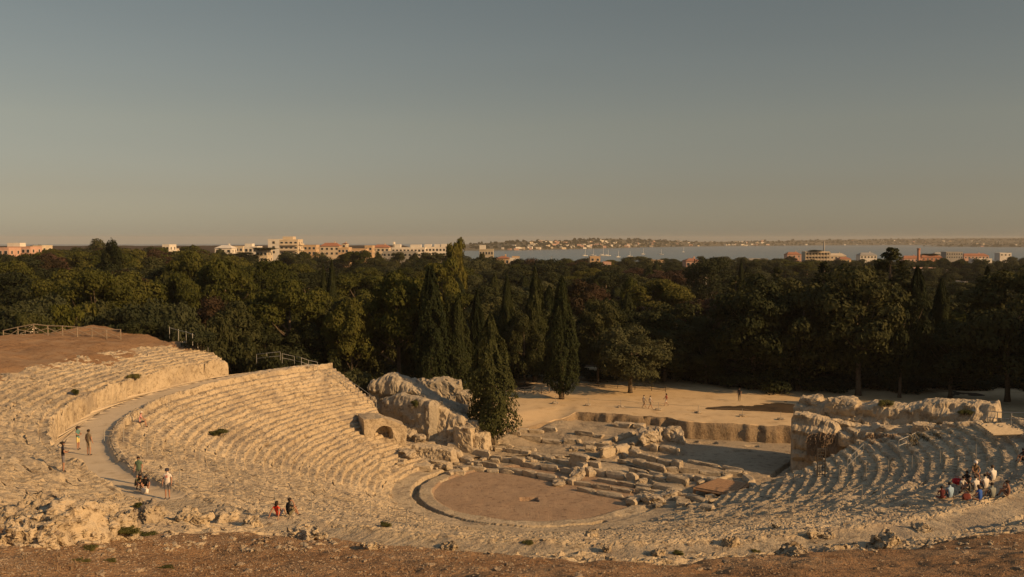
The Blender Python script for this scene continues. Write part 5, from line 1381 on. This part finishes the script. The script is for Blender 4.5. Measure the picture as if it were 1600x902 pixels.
# ------------------------------------------------------------------ fences, rails and ropes
def timber_fence(px, hgt, label, mat='wood', d=None):
    pts = [pick(u, v) for u, v in px] if d is None else [drop(ux(u, d), d) for u, v in px]; root = empty('timber_fence', pts[0]); tag(root, label, 'fence'); o = root.location.copy()
    for p in pts: MB().tube([p - o - Vector((0, 0, .2)), p - o + Vector((0, 0, hgt))], .06, 6).build('post', M[mat], root)
    for a, b in zip(pts[:-1], pts[1:]):
        A, B_ = a - o, b - o; z1 = Vector((0, 0, hgt * .95)); z0 = Vector((0, 0, .15))
        MB().tube([A + z1, B_ + z1], .05, 6).build('rail', M[mat], root)
        MB().tube([A + z0, B_ + z0 * 5.5], .04, 5).build('brace', M[mat], root); MB().tube([A + z0 * 5.5, B_ + z0], .04, 5).build('brace', M[mat], root)
def rope_fence(px, hgt, label, ropes=(.95,), mat='metal', rmat='rope', base=False, r=.028, sag=.12, name='rope_barrier'):
    pts = [pick(u, v) for u, v in px]; root = empty(name, pts[0]); tag(root, label, 'railing' if name == 'railing' else 'rope barrier'); o = root.location.copy()
    for p in pts:
        q = MB().tube([p - o - Vector((0, 0, .15)), p - o + Vector((0, 0, hgt))], r, 6).build('post', M[mat], root)
        if base: big(q, 'base_stone', p - o + Vector((0, 0, .1)), (.7, .6, .35), 0, .1, .4, int(abs(p.x * 7)) + 1, 5, 'lime_far') if False else None
        if base:
            bo = link('base_stone', BOULDER[int(abs(p.x)) % 8], root, loc=p - o + Vector((0, 0, .08)), scl=(.75, .6, .35))
    for a, b in zip(pts[:-1], pts[1:]):
        for k in ropes:
            P3 = [(a - o).lerp(b - o, t) + Vector((0, 0, hgt * k - sag * 4 * t * (1 - t))) for t in ((0, .25, .5, .75, 1) if sag else (0, 1))]
            MB().tube(P3, r * (.6 if rmat == 'rope' else .85), 5, cap=False).build('rope' if rmat == 'rope' else 'rail', M[rmat], root, True)
timber_fence([(2, 513), (25, 511), (50, 509.5), (72, 508.5), (95, 508), (118, 508), (141, 510), (164, 513), (186, 516.5)], 1.15, 'rustic timber fence with crossed braces on the brown hilltop at left', d=104)
rope_fence([(265, 527), (279, 531), (291, 534), (301, 538), (309, 542), (318, 546), (325, 549)], 1.2, 'row of plain steel posts above the far end of the left wing', ropes=(.9,), rmat='metal', sag=0, r=.035, name='railing')
rope_fence([(401, 567), (417, 565), (438, 563)], 1.05, 'steel railing at the top left corner of the lower wing', ropes=(.98, .5), rmat='metal', sag=0, r=.03, name='railing')
rope_fence([(441, 566), (460, 570), (471, 573), (482, 577), (496, 580)], 1.05, 'steel railing along the far top edge of the lower wing', ropes=(.98, .5), rmat='metal', sag=0, r=.03, name='railing')
rope_fence([(520, 592), (540, 605), (560, 617), (575, 628), (588, 638)], 1.0, 'steel railing slanting down behind the end of the lower wing', ropes=(.98, .5), rmat='metal', sag=0, r=.03, name='railing')
rope_fence([(264, 640), (294, 650), (318, 657), (348, 668), (380, 682), (402, 690)], 1.0, 'rope on thin posts running down the stairs of the left wing', ropes=(.98, .5))
rope_fence([(163, 692), (193, 690), (230, 706), (272, 712), (312, 722), (352, 736)], 1.0, 'rope on thin posts starting at the kerb of the walk', ropes=(.98, .55))
rope_fence([(281, 760), (310, 763), (333, 768), (367, 773), (396, 779), (430, 790), (487, 795)], 1.0, 'rope on thin posts beside the man in the white shirt', ropes=(.98, .5))
rope_fence([(519, 797), (550, 806), (579, 809), (607, 812), (635, 818), (662, 824)], 1.0, 'rope on thin posts right of the seated couple', ropes=(.98, .5))
rope_fence([(1054, 818), (1076, 816), (1100, 814), (1125, 812), (1149, 810), (1172, 808), (1202, 805), (1233, 800), (1281, 796), (1316, 790), (1347, 780), (1377, 780)], 1.05, 'line of steel posts and rope along the shaded near rows at right', ropes=(.98,))
rope_fence([(1311, 752), (1353, 747), (1388, 741), (1425, 735), (1469, 727), (1525, 718)], 1.15, 'line of steel posts climbing the shaded right wing', ropes=(.5,))
rope_fence([(1324, 738), (1336, 726), (1349, 713)], 1.1, 'steel stair handrail at the foot of the right wing', ropes=(.98, .5), rmat='metal', sag=0, r=.035, name='railing')
rope_fence([(1404, 706), (1418, 700), (1430, 694)], 1.0, 'short steel handrail under the dry vines', ropes=(.98, .5), rmat='metal', sag=0, r=.03, name='railing')
rope_fence([(1543, 662), (1558, 664), (1580, 665), (1608, 666)], 1.1, 'steel barrier with two rails at the right edge', ropes=(.98, .5), rmat='metal', sag=0, r=.04, name='railing')
rope_fence([(868, 631), (919, 634), (970, 637), (1029, 641), (1091, 646), (1160, 651), (1220, 656)], 1.0, 'rope on posts with stone feet along the front of the plaza', base=True, ropes=(.95,))
timber_fence([(806, 619), (820, 617), (834, 616), (846, 616), (858, 615), (871, 614)], 1.1, 'timber fence with crossed braces left of the lone cypress')
rope_fence([(905, 603), (935, 605), (965, 607), (992, 609), (1018, 611), (1040, 613)], 1.1, 'dark iron fence under the trees at the back of the plaza', ropes=(.98, .6, .25), mat='dark_metal', rmat='dark_metal', sag=0, r=.04, name='railing')
# plank platform at the right edge
pr = empty('plank_platform', pick(1560, 672)); tag(pr, 'pale plank platform beside the barrier at the right edge', 'platform'); o_ = pr.location.copy()
for i in range(8):
    a = pz(1530 + i * 3, 664 + i * 2.2, o_.z + .3); b = pz(1600 + i * 3, 662 + i * 2.2, o_.z + .3)
    MB().tube([a - o_, b - o_], .12, 4).build('plank', M['plank'], pr)
# lattice gate on the shaded bastion
lr_ = empty('lattice_gate', pick(1283, 745)); tag(lr_, 'narrow lattice gate with pale gaps at the foot of the vine covered bastion', 'gate')
m = MB(); m.box((-.32, 0, 1.2), (.09, .1, 2.4)); m.box((.32, 0, 1.2), (.09, .1, 2.4)); m.box((0, 0, 2.36), (.55, .1, .09)); m.build('frame', M['dark_metal'], lr_)
for k in range(8): MB().box((0, 0, .2 + k * .28), (.55, .06, .06)).build('slat', M['dark_metal'], lr_)
for k in range(2): MB().box((-.1 + k * .2, .07, 1.2), (.05, .05, 2.2)).build('bar', M['dark_metal'], lr_)

# dry vines hanging over the ruined wall
def vine(u0, u1, v0, v1, d, label, n=420):
    rng = random.Random(u0); m = MB(); root = empty('dry_vine', (ux((u0 + u1) / 2, d), d, vz(v1, d))); tag(root, label, 'vine'); o = root.location
    for i in range(n):
        u = rng.uniform(u0, u1); v = v0 + (v1 - v0) * rng.random() ** 1.3 * .5
        h = scene.ray_cast(DG2, Vector((0, 0, CZ)), pix_ray(u, v)); p = h[1] - pix_ray(u, v) * .12 if h[0] else Vector((ux(u, d), d, vz(v, d)))
        if (p.y < d - 6) or (p.y > d + 6): continue
        q = [p - o]
        for k in range(4):
            p = p + Vector((rng.uniform(-.28, .28), rng.uniform(-.16, .06), -rng.uniform(.1, .42))); q.append(p - o)
        m.tube(q, [.035, .03, .025, .02, .012], 3, cap=False)
    tag(m.build('stems', M['vine'], root), kind='stuff')
bpy.context.view_layer.update(); DG2 = bpy.context.evaluated_depsgraph_get()
vine(1262, 1308, 676, 738, 91.5, 'dry tangled vines over the bastion of the ruined wall')
vine(1358, 1402, 678, 716, 88, 'dry tangled vines on the bank right of the stair handrail', 300)
vine(1420, 1478, 676, 702, 84, 'dry tangled vines under the row of squared boulders', 300)
# ------------------------------------------------------------------ small things on the near slope
rng = np.random.default_rng(12)
SV, SF = cs(2); SD = SV / np.linalg.norm(SV, axis=1, keepdims=True)
PV = []; PF = []; base_i = 0; nst = 0
proto = [SD * (1 + .55 * rng.normal(size=(len(SD), 1)) * .5) for _ in range(12)]
for i in range(9000):
    u = rng.uniform(-40, 1640); v = 902 - (66 + 50 * max(0, (u - 1180) / 400)) * rng.random() ** .9 + 6 * rng.normal()
    edge = 846 + (12 if 480 < u < 1000 else 0) - 50 * max(0, (u - 1180) / 400) 
    if v < edge - 14 or v > 935: continue
    if rng.random() < .35 * max(0, math.sin(u * .013) * math.cos(v * .11 + u * .004)): continue
    r = pix_ray(u, min(v, 925)); h = scene.ray_cast(DG, Vector((0, 0, CZ)), r)
    if not h[0] or h[1].y > 45: continue
    s = .009 + .024 * rng.random() ** 3.2 + (.06 if rng.random() < .008 else 0)
    q = proto[i % 12] * s * [1 + .5 * rng.random(), 1, .6] ; a = rng.uniform(0, 6.28); c_, s_ = math.cos(a), math.sin(a)
    q = np.stack([q[:, 0] * c_ - q[:, 1] * s_, q[:, 0] * s_ + q[:, 1] * c_, q[:, 2]], 1) + np.array(h[1]) + [0, 0, s * .2]
    PV.append(q); PF.append(SF + base_i); base_i += len(q); nst += 1
o = link('gravel', mesh_np('gravel', np.concatenate(PV), np.concatenate(PF), [M['pebble']], smooth=False)); tag(o, 'pale pebbles and stones scattered over the brown soil', kind='stuff')
# rubble over the eroded upper rows and along the edge of the soil
PV = []; PF = []; base_i = 0
for i in range(1900):
    u = rng.uniform(-20, 1620); v = rng.uniform(770, 862)
    if 300 < u < 1150 and v < 806: continue
    h = scene.ray_cast(DG, Vector((0, 0, CZ)), pix_ray(u, v))
    if not h[0] or h[1].y > 50 or h[4].name.startswith('walkway'): continue
    s = .02 + .08 * rng.random() ** 3.5
    q = proto[i % 12] * s * [1 + .6 * rng.random(), 1, .55]; a = rng.uniform(0, 6.28); c_, s_ = math.cos(a), math.sin(a)
    q = np.stack([q[:, 0] * c_ - q[:, 1] * s_, q[:, 0] * s_ + q[:, 1] * c_, q[:, 2]], 1) + np.array(h[1]) + [0, 0, s * .1]
    PV.append(q); PF.append(SF + base_i); base_i += len(q)
o = link('rubble', mesh_np('rubble', np.concatenate(PV), np.concatenate(PF), [M['lime']], smooth=False)); tag(o, 'small limestone rubble on the eroded rows', kind='stuff')
# dry grass wisps on the soil
GP = []; 
for i in range(2600):
    u = rng.uniform(-20, 1620); v = 845 + 62 * rng.random()
    if math.sin(u * .021 + v * .05) + .5 * math.sin(u * .0057) < .35: continue
    h = scene.ray_cast(DG, Vector((0, 0, CZ)), pix_ray(u, v))
    if not h[0] or h[4].name != 'hillside' or h[1].y > 40: continue
    GP.append(np.array(h[1]))
GP = np.array(GP); n = len(GP)
a = rng.uniform(0, 6.28, n); hgt = rng.uniform(.04, .13, n)
t = np.stack([np.cos(a), np.sin(a), np.zeros(n)], 1); lean = rng.normal(size=(n, 3)) * .05; lean[:, 2] = 0
V = np.stack([GP - t * .012, GP + t * .012, GP + lean + np.stack([np.zeros(n), np.zeros(n), hgt], 1)], 1).reshape(-1, 3)
o = link('dry_grass', mesh_np('dry_grass', V, np.arange(3 * n).reshape(n, 3), [M['dry']], smooth=False)); tag(o, 'thin dry grass on the brown soil', kind='stuff')
# green weeds
def weed(u, v, w, h, label):
    p = pick(u, v); o = plant_tree('weed_clump', BUSH[5], (p.x, p.y, p.z - .04), h, w, u, label, 'weed', None, ('stems', 'foliage'))
for (u, v, w, h, lab) in ((215, 793, .5, .28, 'green weed clump on top of the lit boulder'), (200, 832, .5, .2, 'weeds in the gap between boulders at lower left'), (226, 838, .5, .18, 'weeds at the foot of the lit boulder'), (140, 858, .3, .12, 'small weed on the soil below the pitted boulder'),
        (125, 876, .3, .08, 'flat weed on the soil at lower left'), (172, 877, .25, .08, 'flat weed on the soil left of centre'), (260, 888, .3, .08, 'low weed near the lower edge at left'), (1060, 866, .5, .22, 'bright green weed beside a dark rock'), (602, 822, .6, .28, 'weed on the near rows right of the couple'),
        (1180, 862, .4, .15, 'tiny weed on the soil at right'), (210, 593, 1.1, .6, 'green tuft on the podium wall of the upper rows'), (340, 679, 1.6, .5, 'green tuft in a crack of the left wing'), (651, 636, 1.1, .9, 'green tuft on the flat rock face'), (118, 617, .6, .6, 'small tuft among the upper rows'), (825, 850, .5, .2, 'tiny weed at the soil edge near the centre'), (1385, 635, 1.4, .7, 'weeds growing on top of the ruined wall'), (1510, 648, 1.2, .5, 'weeds on the right end of the ruined wall')):
    weed(u, v, w, h, lab)
# ------------------------------------------------------------------ haze
m, nt, b = new_mat('haze_air'); nt.nodes.remove(b)
pv = N(nt, 'ShaderNodeVolumePrincipled'); pv.inputs['Color'].default_value = (.86, .80, .72, 1); pv.inputs['Density'].default_value = HAZE; pv.inputs['Anisotropy'].default_value = 0.0
nt.links.new(pv.outputs[0], nt.nodes['Material Output'].inputs['Volume'])
hz = MB().box((0, 3000, (48 + SEA - 6) / 2), (19000, 13000, 48 - SEA + 6)).build('haze', m); tag(hz, 'pale warm haze in the air over the bay', kind='stuff')
